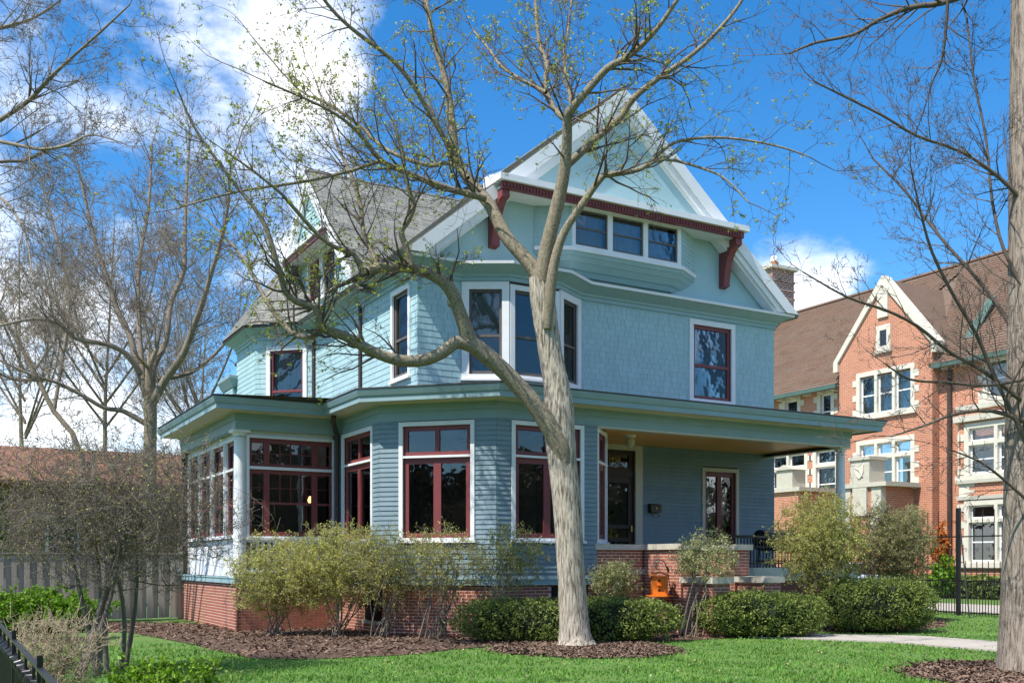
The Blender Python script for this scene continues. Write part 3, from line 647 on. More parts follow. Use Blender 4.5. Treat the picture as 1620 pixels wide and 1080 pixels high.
# roofs
def slab(name, pts, t, m): 
    nrm = (Vector(pts[1])-Vector(pts[0])).cross(Vector(pts[2])-Vector(pts[0])).normalized()
    if nrm.z < 0: nrm = -nrm
    return MB().prism([Vector(p)-nrm*t for p in pts], nrm*t).build(name, M[m], H)
yf = YW-.42
rl_ = slab('main_roof', [(XM-XO-.02, yf, 8.2), (XM, yf, ZA), (XM, 34.3, ZA), (XM-XO-.02, 34.3, 8.2)], .1, 'roof')
slab('main_roof', [(XM+XO+.02, yf, 8.2), (XM, yf, ZA), (XM, 34.3, ZA), (XM+XO+.02, 34.3, 8.2)], .1, 'roof')
for sgn in (-1, 1):                                        # rake boards
    for (a, b, y, t, nm) in ((.02, .3, yf-.035, .05, 'rake_board'), (.30, .44, yf+.02, .1, 'rake_board'), (.44, .5, yf+.1, .3, 'rake_moulding')):
        c = math.sqrt(1+SL*SL)
        pts = [(XM, y, ZA-a*c-.02), (XM+sgn*XO, y, 8.22-a*c-.02+.02), (XM+sgn*XO, y, max(8.2, 8.22-b*c)-.0), (XM+sgn*(XO-max(0, (b*c-.02)/SL)), y, 8.2), (XM, y, ZA-b*c-.02)]
        pts = [(XM, y, ZA-a*c), (XM+sgn*(XO-(a*c)/SL-.0), y, 8.215), (XM+sgn*(XO-(b*c)/SL), y, 8.215), (XM, y, ZA-b*c)]
        MB().prism(pts, (0, t, 0)).build(nm, M['white'], H)
XG = 8.7; YA = 26.8; ZG = 12.23
slab('cross_roof', [(XG-.02, YA, ZG+.03), (13.6, YA, ZG+.03), (9.0, YA-4.25, ZG-4.22), (XG-.02, YA-4.25, ZG-4.22)], .1, 'roof')
slab('cross_roof', [(XG-.02, YA, ZG+.03), (13.6, YA, ZG+.03), (9.0, YA+4.25, ZG-4.22), (XG-.02, YA+4.25, ZG-4.22)], .1, 'roof')
MB().tube([(XG-.03, YA, ZG+.02), (13.5, YA, ZG+.02)], .06, 6).build('ridge_cap', M['roof'], H)
MB().tube([(XM, yf, ZA), (XM, 34.3, ZA)], .06, 6).build('ridge_cap', M['roof'], H)
def slope_courses(parent, o, du, dv, rng_, ex=.128, wid=(.18, .36), m='roof'):
    du = Vector(du).normalized(); dv = Vector(dv).normalized(); nn = du.cross(dv).normalized()
    if nn.z < 0: nn = -nn
    t = 0
    while True:
        ab = rng_(t)
        if ab is None: break
        s = ab[0]
        while s < ab[1]-.02:
            e = min(ab[1], s+R.uniform(*wid)); q = Vector(o)+du*(s+e)/2+dv*t+nn*.003
            yv = -nn; xv = dv.cross(nn) * -1
            xv = yv.cross(dv)
            Mx = Matrix(((xv.x, yv.x, dv.x, q.x), (xv.y, yv.y, dv.y, q.y), (xv.z, yv.z, dv.z, q.z), (0, 0, 0, 1)))
            piece('roof_shingle', H, parent, 'wedge', M[m], Mx @ Matrix.Diagonal((e-s-.008, (.011)*R.uniform(.8, 1.2), ex+.015, 1))); s = e
        t += ex
k2 = math.sqrt(2)
LT = 4.22*k2
slope_courses(rl_, (XG, YA-4.25, ZG-4.22+.0), (1, 0, 0), (0, 4.25, 4.25), lambda t: (0, max(.1, (t/LT)*4.9)) if t < LT+.02 else None)
sl = math.hypot(XO, ZA-8.2)
slope_courses(rl_, (XM-XO-.02, yf, 8.2), (0, 1, 0), (XO, 0, ZA-8.2), lambda t: (0, 3.0+4.2*t/sl) if t < sl else None)
# left gable wall
def yz(pts, x, t, nm, m): MB().prism([(x, a, b) for a, b in pts], (t, 0, 0)).build(nm, M[m], H)
gx = XL; hw = 3.98
gh = (25.5, 27.95, 8.75, 10.1)
yz([(YA-hw, 8.2), (gh[0], 8.2), (gh[0], ZG-.1-(YA-gh[0])), (YA-hw, ZG-.1-hw)], gx, .12, 'gable_wall', 'stucco'); yz([(gh[1], 8.2), (YA+hw, 8.2), (YA+hw, ZG-.1-hw), (gh[1], ZG-.1-(gh[1]-YA))], gx, .12, 'gable_wall', 'stucco')
yz([(gh[0], 8.2), (gh[1], 8.2), (gh[1], gh[2]), (gh[0], gh[2])], gx, .12, 'gable_wall', 'stucco'); yz([(gh[0], gh[3]), (gh[1], gh[3]), (gh[1], ZG-.1-(gh[1]-YA)), (YA, ZG-.1), (gh[0], ZG-.1-(YA-gh[0]))], gx, .12, 'gable_wall', 'stucco')
fG = Fr((gx, 30), (gx, 24)); g = lambda y: 30-y
for ya, yb, sm in ((26.85, 27.85, 'maroon'), (25.6, 26.6, 'sashgrey')):
    a, b = g(yb), g(ya); window(fG, H, a, b, 8.85, 10.0, [(a+.06, b-.06, 8.93, 9.4), (a+.06, b-.06, 9.46, 9.94)], .1, sm=sm)
mb = MB(); fG2 = Fr((gx-.3, YA+2), (gx-.3, YA-2)); MB().prism([(gx-.3, YA-1.9, 10.3), (gx-.3, YA+1.9, 10.3), (gx-.3, YA, 12.1)], (.28, 0, 0)).build('gable_panel', M['up'], H)
courses('shingle', H, H, fG2, 0, 4, 10.32, 12.1, .11, [], M['up'], .022, (.12, .25), lim=lambda z: (2-max(0, 12.15-z), 2+max(0, 12.15-z)))
MB().prism([(gx-.62, YA-1.85, 10.15), (gx-.62, YA-1.85, 10.27), (gx-.2, YA-1.85, 10.36), (gx, YA-1.85, 10.36), (gx, YA-1.85, 10.15)], (0, 3.7, 0)).build('brow', M['white'], H)
MB().box(gx-.56, gx-.5, YA-1.8, YA+1.8, 10.03, 10.148).build('dentil_band', M['maroon'], H)
for sg in (-1, 1):
    for a, b, x, t in ((.0, .2, XG-.04, .05), (.2, .32, XG+.01, .1)):
        c = k2; e = 3.6
        MB().prism([(x, YA, ZG-.06-a*c), (x, YA+sg*e, ZG-.06-a*c-e), (x, YA+sg*e, ZG-.06-b*c-e), (x, YA, ZG-.06-b*c)], (t, 0, 0)).build('rake_board', M['white'], H)
# turret roof
TO = offset(cch[1:5], .42); ap = (9.35, 29.77, 11.0)
mb = MB(); mb.v = [(*p, 8.2) for p in TO]+[ap]; mb.f = [(0, 1, 4), (1, 2, 4), (2, 3, 4)]; trf = mb.build('turret_roof', M['roof'], H)
for i in (1, 2):
    a, b = Vector((*TO[i], 8.2)), Vector((*TO[i+1], 8.2)); e = b-a; L_ = e.length; du = e.normalized(); ft = (Vector(ap)-a).dot(du); fo_ = a+du*ft; hh = (Vector(ap)-fo_).length
    slope_courses(trf, a, du, Vector(ap)-fo_, lambda t, ft=ft, hh=hh, L_=L_: (ft*t/hh, L_-(L_-ft)*t/hh) if t < hh-.1 else None, wid=(.15, .3))
# downspouts
def spout(pts, r=.045): MB().tube(pts, r, 8).build('downspout', M['spout'], H)
spout([(XL-.06, 23.69, 8.0), (XL-.06, 23.69, 5.3)]); spout([(XL-.06, 27.3, 8.0), (XL-.06, 27.3, 5.6), (XL-.1, 27.0, 5.5), (XL-.15, 24.4, 5.42)], .05)
spout([(J[0]-.3, J[1]-.5, ZS-.02), (J[0]-.3, J[1]-.45, 4.6), (J[0]-.1, J[1]-.12, 4.35), (J[0]-.1, J[1]-.12, .4)], .055)
# ------------------------------------------------------------------ things on the porch
mbx = thing('mailbox', (15.62, YW-.03, 2.72), 'small bronze wall mailbox beside the front door', 'mailbox')
MB().prism([(15.46, YW-.025, 2.74), (15.46, YW-.16, 2.74), (15.46, YW-.16, 2.9), (15.46, YW-.12, 2.94), (15.46, YW-.025, 2.96)], (.32, 0, 0)).build('body', M['mailbox'], mbx)
MB().prism([(15.45, YW-.03, 2.965), (15.45, YW-.17, 2.925), (15.45, YW-.17, 2.905), (15.45, YW-.03, 2.945)], (.34, 0, 0)).build('lid', M['mailbox'], mbx)
MB().tube([(15.62, YW-.165, 2.84), (15.62, YW-.18, 2.84)], .025, 10).build('knob', M['brass'], mbx)
for x in (15.52, 15.72): MB().tube([(x, YW-.1, 2.74), (x, YW-.1, 2.66), (x+.02, YW-.13, 2.64), (x+.03, YW-.14, 2.67)], .008, 5).build('hook', M['iron'], mbx)
gr = thing('grill', (17.9, 18.3, 1.35), 'black barrel barbecue grill behind the porch railing', 'grill')
mb = MB(); mb.tube([(17.35, 18.3, 2.02), (18.45, 18.3, 2.02)], .26, 16); mb.build('barrel', M['grill'], gr, False)
for x in (17.45, 18.35):
    for y in (18.12, 18.48): MB().tube([(x, 18.3+(y-18.3)*.6, 1.85), (x, y, 1.352)], .018, 6).build('leg', M['grill'], gr)
MB().box(17.4, 18.4, 18.1, 18.5, 1.5, 1.53).build('shelf', M['grill'], gr)
MB().tube([(17.6, 18.0, 2.05), (18.2, 18.0, 2.05)], .015, 6).build('handle', M['grill'], gr)
# birdhouse on a hook by the stair wall
bp_ = W(1043, 943, 20.6); bx_, by_, bz_ = bp_
bh = thing('birdhouse', (bx_, by_, bz_), 'bright orange wooden birdhouse hanging before the brick porch wall', 'birdhouse')
ang = -YAW
def rb(mb, cx, cy, hx_, hy_, z0, z1):
    c, s = math.cos(ang), math.sin(ang)
    P = [(bx_+(cx+a*hx_)*c-(cy+b*hy_)*s, by_+(cx+a*hx_)*s+(cy+b*hy_)*c) for a, b in ((-1, -1), (1, -1), (1, 1), (-1, 1))]
    return mb.hexa([(*p, z0) for p in P]+[(*p, z1) for p in P])
rb(MB(), 0, 0, .155, .13, bz_+.03, bz_+.42).build('body', M['orange'], bh)
rb(MB(), 0, 0, .24, .19, bz_, bz_+.03).build('base', M['orange'], bh)
mb = MB(); c, s = math.cos(ang), math.sin(ang)
tf = lambda a, b, z: (bx_+a*c-b*s, by_+a*s+b*c, bz_+z)
mb.prism([tf(-.2, -.18, .42), tf(0, -.18, .49), tf(.2, -.18, .42), tf(.2, -.18, .44), tf(0, -.18, .515), tf(-.2, -.18, .44)], Vector(tf(0, .18, 0))-Vector(tf(0, -.18, 0))).build('roof', M['orange'], bh)
for z in (.33, .13):
    MB().tube([tf(-.02, -.128, z), tf(-.02, -.134, z)], .026, 14).build('entrance_hole', M['black'], bh)
    rb(MB(), -.02, -.16, .04, .03, bz_+z-.1, bz_+z-.08).build('perch', M['orange'], bh)
hk = thing('hook_pole', (bx_+.2, by_, 0), 'thin black shepherd hook pole beside the orange birdhouse', 'pole')
pts = [tf(.42, .03, -.85), tf(.3, .03, -.2), tf(.2, .03, .35), tf(.16, .03, .6), tf(.1, .03, .72), tf(.02, .03, .76), tf(-.05, .03, .7), tf(-.07, .03, .6), tf(-.03, .03, .55), tf(0, .03, .58)]
pts[0] = (pts[0][0], pts[0][1], 0)
MB().tube(pts, .011, 6).build('pole', M['iron'], hk)
MB().tube([tf(.14, .03, .62), tf(.2, .03, .56), tf(.19, .03, .5)], .02, 6).build('scroll', M['iron'], hk)
MB().tube([tf(0, .03, .58), tf(0, .0, .5)], .005, 5).build('hanger', M['iron'], hk)
# ------------------------------------------------------------------ neighbouring buildings
B = thing('brick_hall', (39.4, 30, 0), 'large orange brick hall with pale stone windows and brown tiled roof beyond the iron fence', 'building')
XB = 39.4; EZ = 10.5
fB = Fr((XB, 44.6), (XB, 14)); yb = lambda y: 44.6-y
def stonewin(fr, s0, s1, z0, z1, nx, zt=None, par=B):
    ops = []; w = (s1-s0-.16*(nx-1))/nx
    mb = MB()
    for i in range(nx):
        a = s0+i*(w+.16); ops += [(a, a+w, z0, (zt-.08) if zt else z1)]
        if zt: ops.append((a, a+w, zt+.08, z1))
    grid(mb, fr, s0-.22, s1+.22, z0-.05, z1+.22, ops, -.25, .04); mb.fbox(fr, s0-.35, s1+.35, z0-.25, z0-.052, -.1, .14)
    z = z0
    k = 0
    while z < z1-.2:
        if k % 2 == 0:
            mb.fbox(fr, s0-.45, s0-.221, z, z+.3, -.05, .03); mb.fbox(fr, s1+.221, s1+.45, z, z+.3, -.05, .03)
        z += .36; k += 1
    o = mb.build('stone_window', M['stone2'], par)
    for a, b, c, d in ops:
        sb = MB(); m = (c+d)/2; e = [(a+.07, b-.07, c+.08, d-.07)] if (d-c) < 1 else [(a+.07, b-.07, c+.08, m-.03), (a+.07, b-.07, m+.03, d-.07)]
        grid(sb, fr, a, b, c, d, e, -.2, -.12); s_ = sb.build('sash', M['white'], o)
        for p in e: MB().fbox(fr, *p, -.17, -.16).build('pane', M['glass2'], o)
        if d-c > 1: curtain(fr, o, a+.05, b-.05, c, d, -.45, 14, .04)
    return ops
def wallwith(fr, s0, s1, z0, z1, wins, nm='wall', m='brick2', t=.4):
    mb = MB(); grid(mb, fr, s0, s1, z0, z1, [(a-.2, b+.2, c-.05, d+.2) for a, b, c, d, *_ in wins], -t, 0); o = mb.build(nm, M[m], B)
    for a, b, c, d, nx, zt in wins: stonewin(fr, a, b, c, d, nx, zt)
# main wall: left part, right part
wl = [(yb(y1), yb(y0), z0, z1, nx, zt) for y0, y1, z0, z1, nx, zt in ((36.4, 37.1, 8.3, 10.1, 1, None), (38.7, 39.6, 8.3, 10.1, 1, None), (36.1, 37.4, 4.6, 7.2, 1, 6.45), (38.2, 40.6, 4.6, 7.2, 2, 6.45), (41.6, 44.0, 4.6, 7.2, 2, 6.45), (36.1, 37.4, 1.2, 3.6, 1, 2.9), (38.2, 40.6, 1.2, 3.6, 2, 2.9))]
wallwith(fB, 0, yb(35.3), 0, EZ, wl)
wr = [(yb(27.6), yb(24.2), 8.6, 10.2, 3, None), (yb(22.5), yb(19), 8.6, 10.2, 3, None)]
wallwith(fB, yb(30.1), fB.L, 0, EZ, wr)
# gabled projection
XG2 = 38.9; fg = Fr((XG2, 35.4), (XG2, 30.0)); yg = lambda y: 35.4-y
wallwith(fg, 0, fg.L, 0, EZ+.5, [(yg(34.1), yg(31.15), 8.6, 10.45, 3, None), (yg(34.1), yg(31.15), 5.1, 7.15, 3, 6.5)], 'gable_wall')
MB().box(XG2+.401, XB+.3, 30.01, 30.2, 0, EZ).build('gable_return', M['brick2'], B); MB().box(XG2+.401, XB+.3, 35.2, 35.39, 0, EZ).build('gable_return', M['brick2'], B)
za = 15.0; ya = 32.7
MB().prism([(XG2, 35.4, EZ+.5), (XG2, 35.4, 11.4), (XG2, ya, za-.25), (XG2, 30.0, 11.4), (XG2, 30.0, EZ+.5)], (.4, 0, 0)).build('gable_wall', M['brick2'], B)
for sg in (-1, 1):
    MB().prism([(XG2-.12, ya, za+.1), (XG2-.12, ya+sg*3.0, 11.45), (XG2-.12, ya+sg*3.0, 10.95), (XG2-.12, ya+sg*2.72, 10.95), (XG2-.12, ya+sg*2.72, 11.4), (XG2-.12, ya, za-.36)], (.6, 0, 0)).build('gable_coping', M['stone2'], B)
MB().box(XG2-.1, XG2+.2, ya-.3, ya+.3, 13.1, 14.5).build('gable_plaque', M['stone2'], B)
fgw = MB(); grid(fgw, fg, yg(ya)-.42, yg(ya)+.42, 11.55, 12.75, [(yg(ya)-.2, yg(ya)+.2, 11.75, 12.5)], -.1, .05); nw = fgw.build('niche_window', M['stone2'], B)
MB().fbox(fg, yg(ya)-.2, yg(ya)+.2, 11.75, 12.5, -.02, .005).build('pane', M['glass2'], nw); MB().fbox(fg, yg(ya)-.5, yg(ya)+.5, 11.42, 11.54, -.1, .12).build('sill', M['stone'], nw)
# tiled roofs, course by course
rise = 5.9; run = 5.1; RZ = EZ+rise
bt = MB(); bt.prism([(XB-.5, 44.4, EZ-.1), (XB+run, 44.4, RZ-.04), (XB+2*run+.5, 44.4, EZ-.1)], (0, -34.4, 0)).build('roof', M['tile'], B)
def tile_course(o, du, dv, n, ln):
    du = Vector(du).normalized(); dv = Vector(dv).normalized(); nn = du.cross(dv).normalized()
    if nn.z < 0: nn = -nn
    for i in range(n):
        a, b = ln(i/n)
        while a < b-.05:
            e = min(b, a+R.uniform(.7, 1.6)); q = Vector(o)+du*(a+e)/2+dv*(i*.2)+nn*.01
            yv = -nn; xv = yv.cross(dv)
            Mx = Matrix(((xv.x, yv.x, dv.x, q.x), (xv.y, yv.y, dv.y, q.y), (xv.z, yv.z, dv.z, q.z), (0, 0, 0, 1)))
            piece('roof_tile', B, B, 'wedge', M['tile'], Mx @ Matrix.Diagonal((e-a-.012, .045, .23, 1))); a = e
sl2 = math.hypot(run+.5, rise)
nc = int((sl2-.05)/.2)
tile_course((XB-.55, 44.5, EZ-.12), (0, -1, 0), (run+.5, 0, rise+.12), nc, lambda t: (0, 9.0+1.2*0+4.0*max(0, t-.12)) if True else None)
tile_course((XB-.55, 44.5, EZ-.12), (0, -1, 0), (run+.5, 0, rise+.12), nc, lambda t: (14.3-2.6*max(0, t-.12), 34))
for sg in (-1, 1):
    gs = math.hypot(2.95, 3.55)
    Vp = [(XG2+.3, ya, za-.05), (43.2, ya, za-.05), (XB+.3, ya+sg*3.0, 11.3), (XG2+.3, ya+sg*3.0, 11.3)]
    MB().prism(Vp, (0, 0, -.12)).build('gable_roof', M['tile'], B)
MB().tube([(XB+run, 44.4, RZ), (XB+run, 12, RZ)], .13, 6).build('ridge', M['tile'], B)
for y0, y1 in ((44.5, 35.5), (29.9, 12)):
    MB().box(XB-.72, XB-.5, y1, y0, EZ-.32, EZ-.12).build('gutter', M['copper'], B)
    MB().box(XB-.5, XB, y1, y0, EZ-.2, EZ-.14).build('eave_board', M['stone2'], B)
    k = y1+.3
    while k < y0: MB().box(XB-.48, XB-.001, k, k+.16, EZ-.38, EZ-.202).build('eave_bracket', M['stone2'], B); k += .95
MB().tube([(XB-.12, 29.4, EZ-.3), (XB-.12, 29.4, 0)], .1, 8).build('downspout', M['spout'], B)
MB().prism([(XB+.2, 29.2, 11.0), (XB+1.8, 28.8, 13.4), (XB+1.8, 28.4, 13.4), (XB+.2, 28.6, 11.0)], (-.05, 0, .07)).build('valley_flashing', M['copper'], B)
# end chimney
cx, cy = 44.35, 45.5
mb = MB(); mb.box(cx-.95, cx+.95, cy-.8, cy+.8, 8, 16.6); mb.box(cx-.9, cx+.9, cy-.75, cy+.75, 16.75, 19.2)
ch = mb.build('chimney', M['brick3'], B)
for z in (17.4, 17.9, 18.45): MB().box(cx-.95, cx+.95, cy-.8, cy+.8, z, z+.12).build('corbel', M['brick3'], ch)
mb = MB(); mb.box(cx-1.15, cx+1.15, cy-1, cy+1, 16.6, 16.75); mb.prism([(cx-1.1, cy-.95, 19.2), (cx+1.1, cy-.95, 19.2), (cx+1.1, cy+.95, 19.2), (cx-1.1, cy+.95, 19.2)], (0, 0, .2)); mb.build('stone_cap', M['stone2'], ch)
MB().tube([(cx, cy, 19.4), (cx, cy, 19.8)], [.3, .27], 10).build('chimney_pot', M['orange_leaf'], ch)
MB().tube([(cx, cy, 19.8), (cx, cy, 19.87), (cx, cy, 20.05), (cx, cy, 20.2), (cx, cy, 20.27)], [.12, .24, .24, .17, .02], 12).build('cowl', M['white'], ch, True)
# window bay at the right
XY = 38.3; fy = [Fr((XB, 28.75), (XY, 28.2)), Fr((XY, 28.2), (XY, 23.2)), Fr((XY, 23.2), (XB, 22.6))]
f0 = fy[1]
wallwith(f0, 0, f0.L, 0, 8.0, [(.5, 4.4, 5.25, 7.2, 3, 6.55), (.5, 4.4, 1.5, 3.9, 3, 3.25)], 'bay_wall')
wallwith(fy[0], 0, fy[0].L, 0, 8.0, [(.35, .95, 5.25, 7.2, 1, 6.55), (.35, .95, 1.5, 3.9, 1, 3.25)], 'bay_wall')
MB().fbox(fy[2], 0, fy[2].L, 0, 8, -.3, 0).build('bay_wall', M['brick2'], B)
bch = [(XB, 28.75), (XY, 28.2), (XY, 23.2), (XB, 22.6)]
for z0, z1, o in ((4.85, 5.0, .12), (7.5, 7.75, .2), (8.0, 8.2, .1), (1.2, 1.35, .1), (4.15, 4.3, .08)):
    MB().sweep(bch, [(-.3, z0), (o, z0), (o+.03, z1), (-.3, z1)]).build('stone_band', M['stone2'], B)
for k in range(4):
    for s in (.02, f0.L-.75):
        MB().fbox(f0, s, s+(.75 if k % 2 else .5), 4.3+k*.137, 4.3+(k+1)*.137, -.05, .02).build('quoin', M['stone2'], B)
# entrance porch with carved shield
ex0, ex1 = 36.7, 38.9
e = MB().box(ex0, ex1, 31.0, 33.2, 0, 4.9).build('entrance_block', M['brick2'], B)
mb = MB(); mb.box(ex0-.15, ex1, 30.6, 33.4, 4.9, 5.1); mb.box(ex0-.12, ex0+.9, 31.55, 32.65, 5.1, 6.15); mb.box(ex0-.2, ex0+.98, 31.47, 32.73, 6.15, 6.3)
mb.box(ex0-.04, ex0+.3, 30.97, 31.5, 2.6, 4.88); mb.box(ex0-.04, ex0+.3, 32.7, 33.23, 2.6, 4.88); mb.box(ex0-.14, ex0, 31.7, 32.5, 3.6, 4.88); mb.build('entrance_stone', M['stone'], B)
mb = MB(); P_ = [(ex0-.17, 32.1+a, 5.62+b) for a, b in ((-.24, .3), (.24, .3), (.24, -.02), (.14, -.22), (0, -.34), (-.14, -.22), (-.24, -.02))]; mb.prism(P_, (.06, 0, 0)); mb.tube([(ex0-.19, 32.3, 5.8), (ex0-.19, 32.15, 5.72), (ex0-.19, 32.02, 5.6), (ex0-.19, 31.9, 5.42)], .03, 5); mb.build('shield', M['stone2'], B)
e = MB().box(36.9, XB, 36.2, 38.2, 0, 5.0).build('entrance_block', M['brick2'], B)
mb = MB(); mb.box(36.75, XB, 36.0, 38.4, 5.0, 5.2); mb.box(36.8, 37.7, 36.5, 37.6, 5.2, 6.1); mb.prism([(36.7, 36.4, 6.1), (36.7, 37.7, 6.1), (36.7, 37.05, 6.35)], (1.1, 0, 0)); mb.build('entrance_stone', M['stone'], B)
# low brick house behind the left fence
LH = thing('neighbour_house', (-3, 42, 0), 'low red brick house with brown hipped roof behind the board fence', 'house')
MB().box(-16, 9, 42, 42.3, 0, 4.5).build('wall', M['brick4'], LH)
MB().prism([(-17, 41.4, 4.4), (-17, 41.4, 4.55), (-17, 46.5, 6.3), (-17, 51, 4.55), (-17, 51, 4.4)], (27, 0, 0)).build('roof', M['roof_brown'], LH)
for x in (-9.0, -2.2, 3.4):
    w = MB().box(x, x+1.2, 41.96, 42.0, 1.6, 3.3).build('window', M['white'], LH); MB().box(x+.1, x+1.1, 41.94, 41.96, 1.7, 3.2).build('pane', M['glass2'], w)
# ------------------------------------------------------------------ fences
BF = thing('board_fence', (2, 27, 0), 'weathered grey wooden board fence left of the blue house', 'fence')
for i in range(54):
    x = -2.2+i*.142
    piece('board', BF, BF, 'box', M['board'], Matrix.Translation((x, 27.0+(.03 if i % 2 else -.03), .86+R.uniform(-.01, .01))) @ Matrix.Diagonal((.15 if i % 2 else .12, .022, 1.62, 1)))
for z in (.35, 1.3): MB().box(-2.3, 5.4, 27.06, 27.11, z, z+.09).build('rail', M['board'], BF)
MB().box(-2.3, 5.4, 26.93, 27.1, 1.685, 1.725).build('cap_rail', M['board'], BF)
for x in (-1.6, .9, 3.3, 5.35): MB().box(x, x+.12, 27.06, 27.18, 0, 1.9).build('post', M['board'], BF)
IF = thing('iron_fence', (.34, 5, 0), 'black iron fence with coiled wire rails in the lower left corner', 'fence')
XF = .36
MB().box(XF-.013, XF+.013, -1, 9.5, 1.038, 1.05).build('top_rail', M['iron'], IF)
for z in (.9, .55, .2): MB().box(XF-.012, XF+.012, -1, 9.5, z, z+.03).build('rail', M['iron'], IF)
for z in (.94, .6):
    pts = []; y = 2.0
    while y < 8.5: pts.append((XF+.028*math.cos(y*120), y, z+.028*math.sin(y*120))); y += .0105
    MB().tube(pts, .006, 4, False).build('coil_wire', M['iron'], IF)
for i in range(17): MB().box(XF-.007, XF+.007, .3+i*.5-.007+.25, .3+i*.5+.007+.25, .93, 1.03).build('baluster', M['iron'], IF)
for y in (1.0, 3.0, 4.72, 6.5, 8.4): MB().box(XF-.012, XF+.012, y-.012, y+.012, 0, 1.1).build('post', M['iron'], IF)
for i in range(140): piece('picket', IF, IF, 'box', M['iron'], Matrix.Translation((XF, 2.1+i*.045, .48)) @ Matrix.Diagonal((.008, .008, .88, 1)))
SF = thing('tall_iron_fence', (24.7, 18.2, 0), 'tall black iron picket fence with scrolls in front of the brick hall', 'fence')
XS = 24.7
for z in (.07, .95, 2.18): MB().box(XS-.018, XS+.018, 12.5, 30, z, z+.035).build('rail', M['iron'], SF)
i = 0; y = 12.55
while y < 30:
    top = 2.9 if i % 4 == 0 else (1.5 if i % 4 == 2 else .95)
    piece('picket', SF, SF, 'box', M['iron'], Matrix.Translation((XS, y, top/2+.02)) @ Matrix.Diagonal((.017, .017, top, 1)))
    if i % 4 == 2 and y < 24:
        for zc_, r_ in ((1.82, .07), (2.6, .06)):
            MB().tube([(XS, y+r_*(1-.1*k)*math.cos(k*.7), zc_+r_*(1-.1*k)*math.sin(k*.7)) for k in range(10)], .008, 4, False).build('scroll', M['iron'], SF)
    y += .0875; i += 1
for y in (13.4, 18.2, 23.0, 27.8): MB().box(XS-.05, XS+.05, y-.05, y+.05, 0, 3.0).build('post', M['iron'], SF)
MB().tube([(XS-.9, 17.2, 0), (XS-.05, 18.1, 2.4)], .02, 6).build('brace', M['iron'], SF)
# parked car glimpsed behind the shrubs
CR = thing('parked_car', (34, 31.5, 0), 'pale blue parked car half hidden behind the round shrubs', 'car')
cp = W(1388, 925, 38.5); cxx, cyy = cp.x, cp.y
def cbox(a0, a1, b0, b1, z0, z1, t=0): return [(cxx+a0, cyy+b0, z0), (cxx+a1, cyy+b0, z0), (cxx+a1, cyy+b1, z0), (cxx+a0, cyy+b1, z0), (cxx+a0+t, cyy+b0+t, z1), (cxx+a1-t, cyy+b0+t, z1), (cxx+a1-t, cyy+b1-t, z1), (cxx+a0+t, cyy+b1-t, z1)]
mb = MB(); mb.hexa(cbox(-.85, .85, 0, 4.3, .3, .62, 0)); mb.hexa(cbox(-.85, .85, 0, 4.3, .62, .95, .06)); mb.hexa(cbox(-.76, .76, .35, 2.9, .95, 1.0, .04)); mb.build('body', M['carpaint'], CR)
MB().hexa(cbox(-.72, .72, .4, 2.85, 1.0, 1.42, .2)).build('window_glass', M['glass2'], CR)
MB().hexa(cbox(-.53, .53, .6, 2.65, 1.421, 1.46, .03)).build('roof', M['carpaint'], CR)
for a in (-.82, .56): MB().hexa(cbox(a, a+.26, -.03, .05, .68, .86)).build('tail_light', M['red'], CR)
for a in (-.82, .82):
    for b in (.8, 3.4):
        w = MB().tube([(cxx+a-.1, cyy+b, .32), (cxx+a+.1, cyy+b, .32)], .32, 16).build('wheel', M['tyre'], CR); MB().tube([(cxx+a-.105, cyy+b, .32), (cxx+a+.105, cyy+b, .32)], .19, 12).build('rim', M['sashgrey'], w)
# ------------------------------------------------------------------ vegetation
class Tubes:
    def __init__(self): self.v = []; self.f = []; self.nodes = []
    def add(self, pts, rad, n=4):
        b = len(self.v); a = None; m = len(pts); V = self.v
        cs = [(math.cos(2*math.pi*k/n), math.sin(2*math.pi*k/n)) for k in range(n)]
        for i in range(m):
            p = pts[i]; t = (pts[i+1] if i < m-1 else p)-(pts[i-1] if i else p)
            if t.length < 1e-6: t = Vector((0, 0, 1))
            t.normalize()
            if a is None: a = t.cross(Vector((.3, .95, .1)) if abs(t.z) > .6 else Vector((.1, 0, 1)))
            a = a-t*a.dot(t)
            if a.length < 1e-5: a = t.cross(Vector((1, .2, .3)))
            a.normalize(); c = t.cross(a); r = rad[i]
            for x, y in cs: V.append((p.x+(a.x*x+c.x*y)*r, p.y+(a.y*x+c.y*y)*r, p.z+(a.z*x+c.z*y)*r))
        F_ = self.f
        for i in range(m-1):
            o = b+i*n
            for k in range(n):
                k1 = (k+1) % n; F_.append((o+k, o+k1, o+n+k1, o+n+k))
    def build(self, name, m, parent, smooth=True): 
        return np_obj(name, self.v, self.f, m, parent, smooth) if self.f else None
def rv(r, s=1): return Vector((r.gauss(0, s), r.gauss(0, s), r.gauss(0, s)))
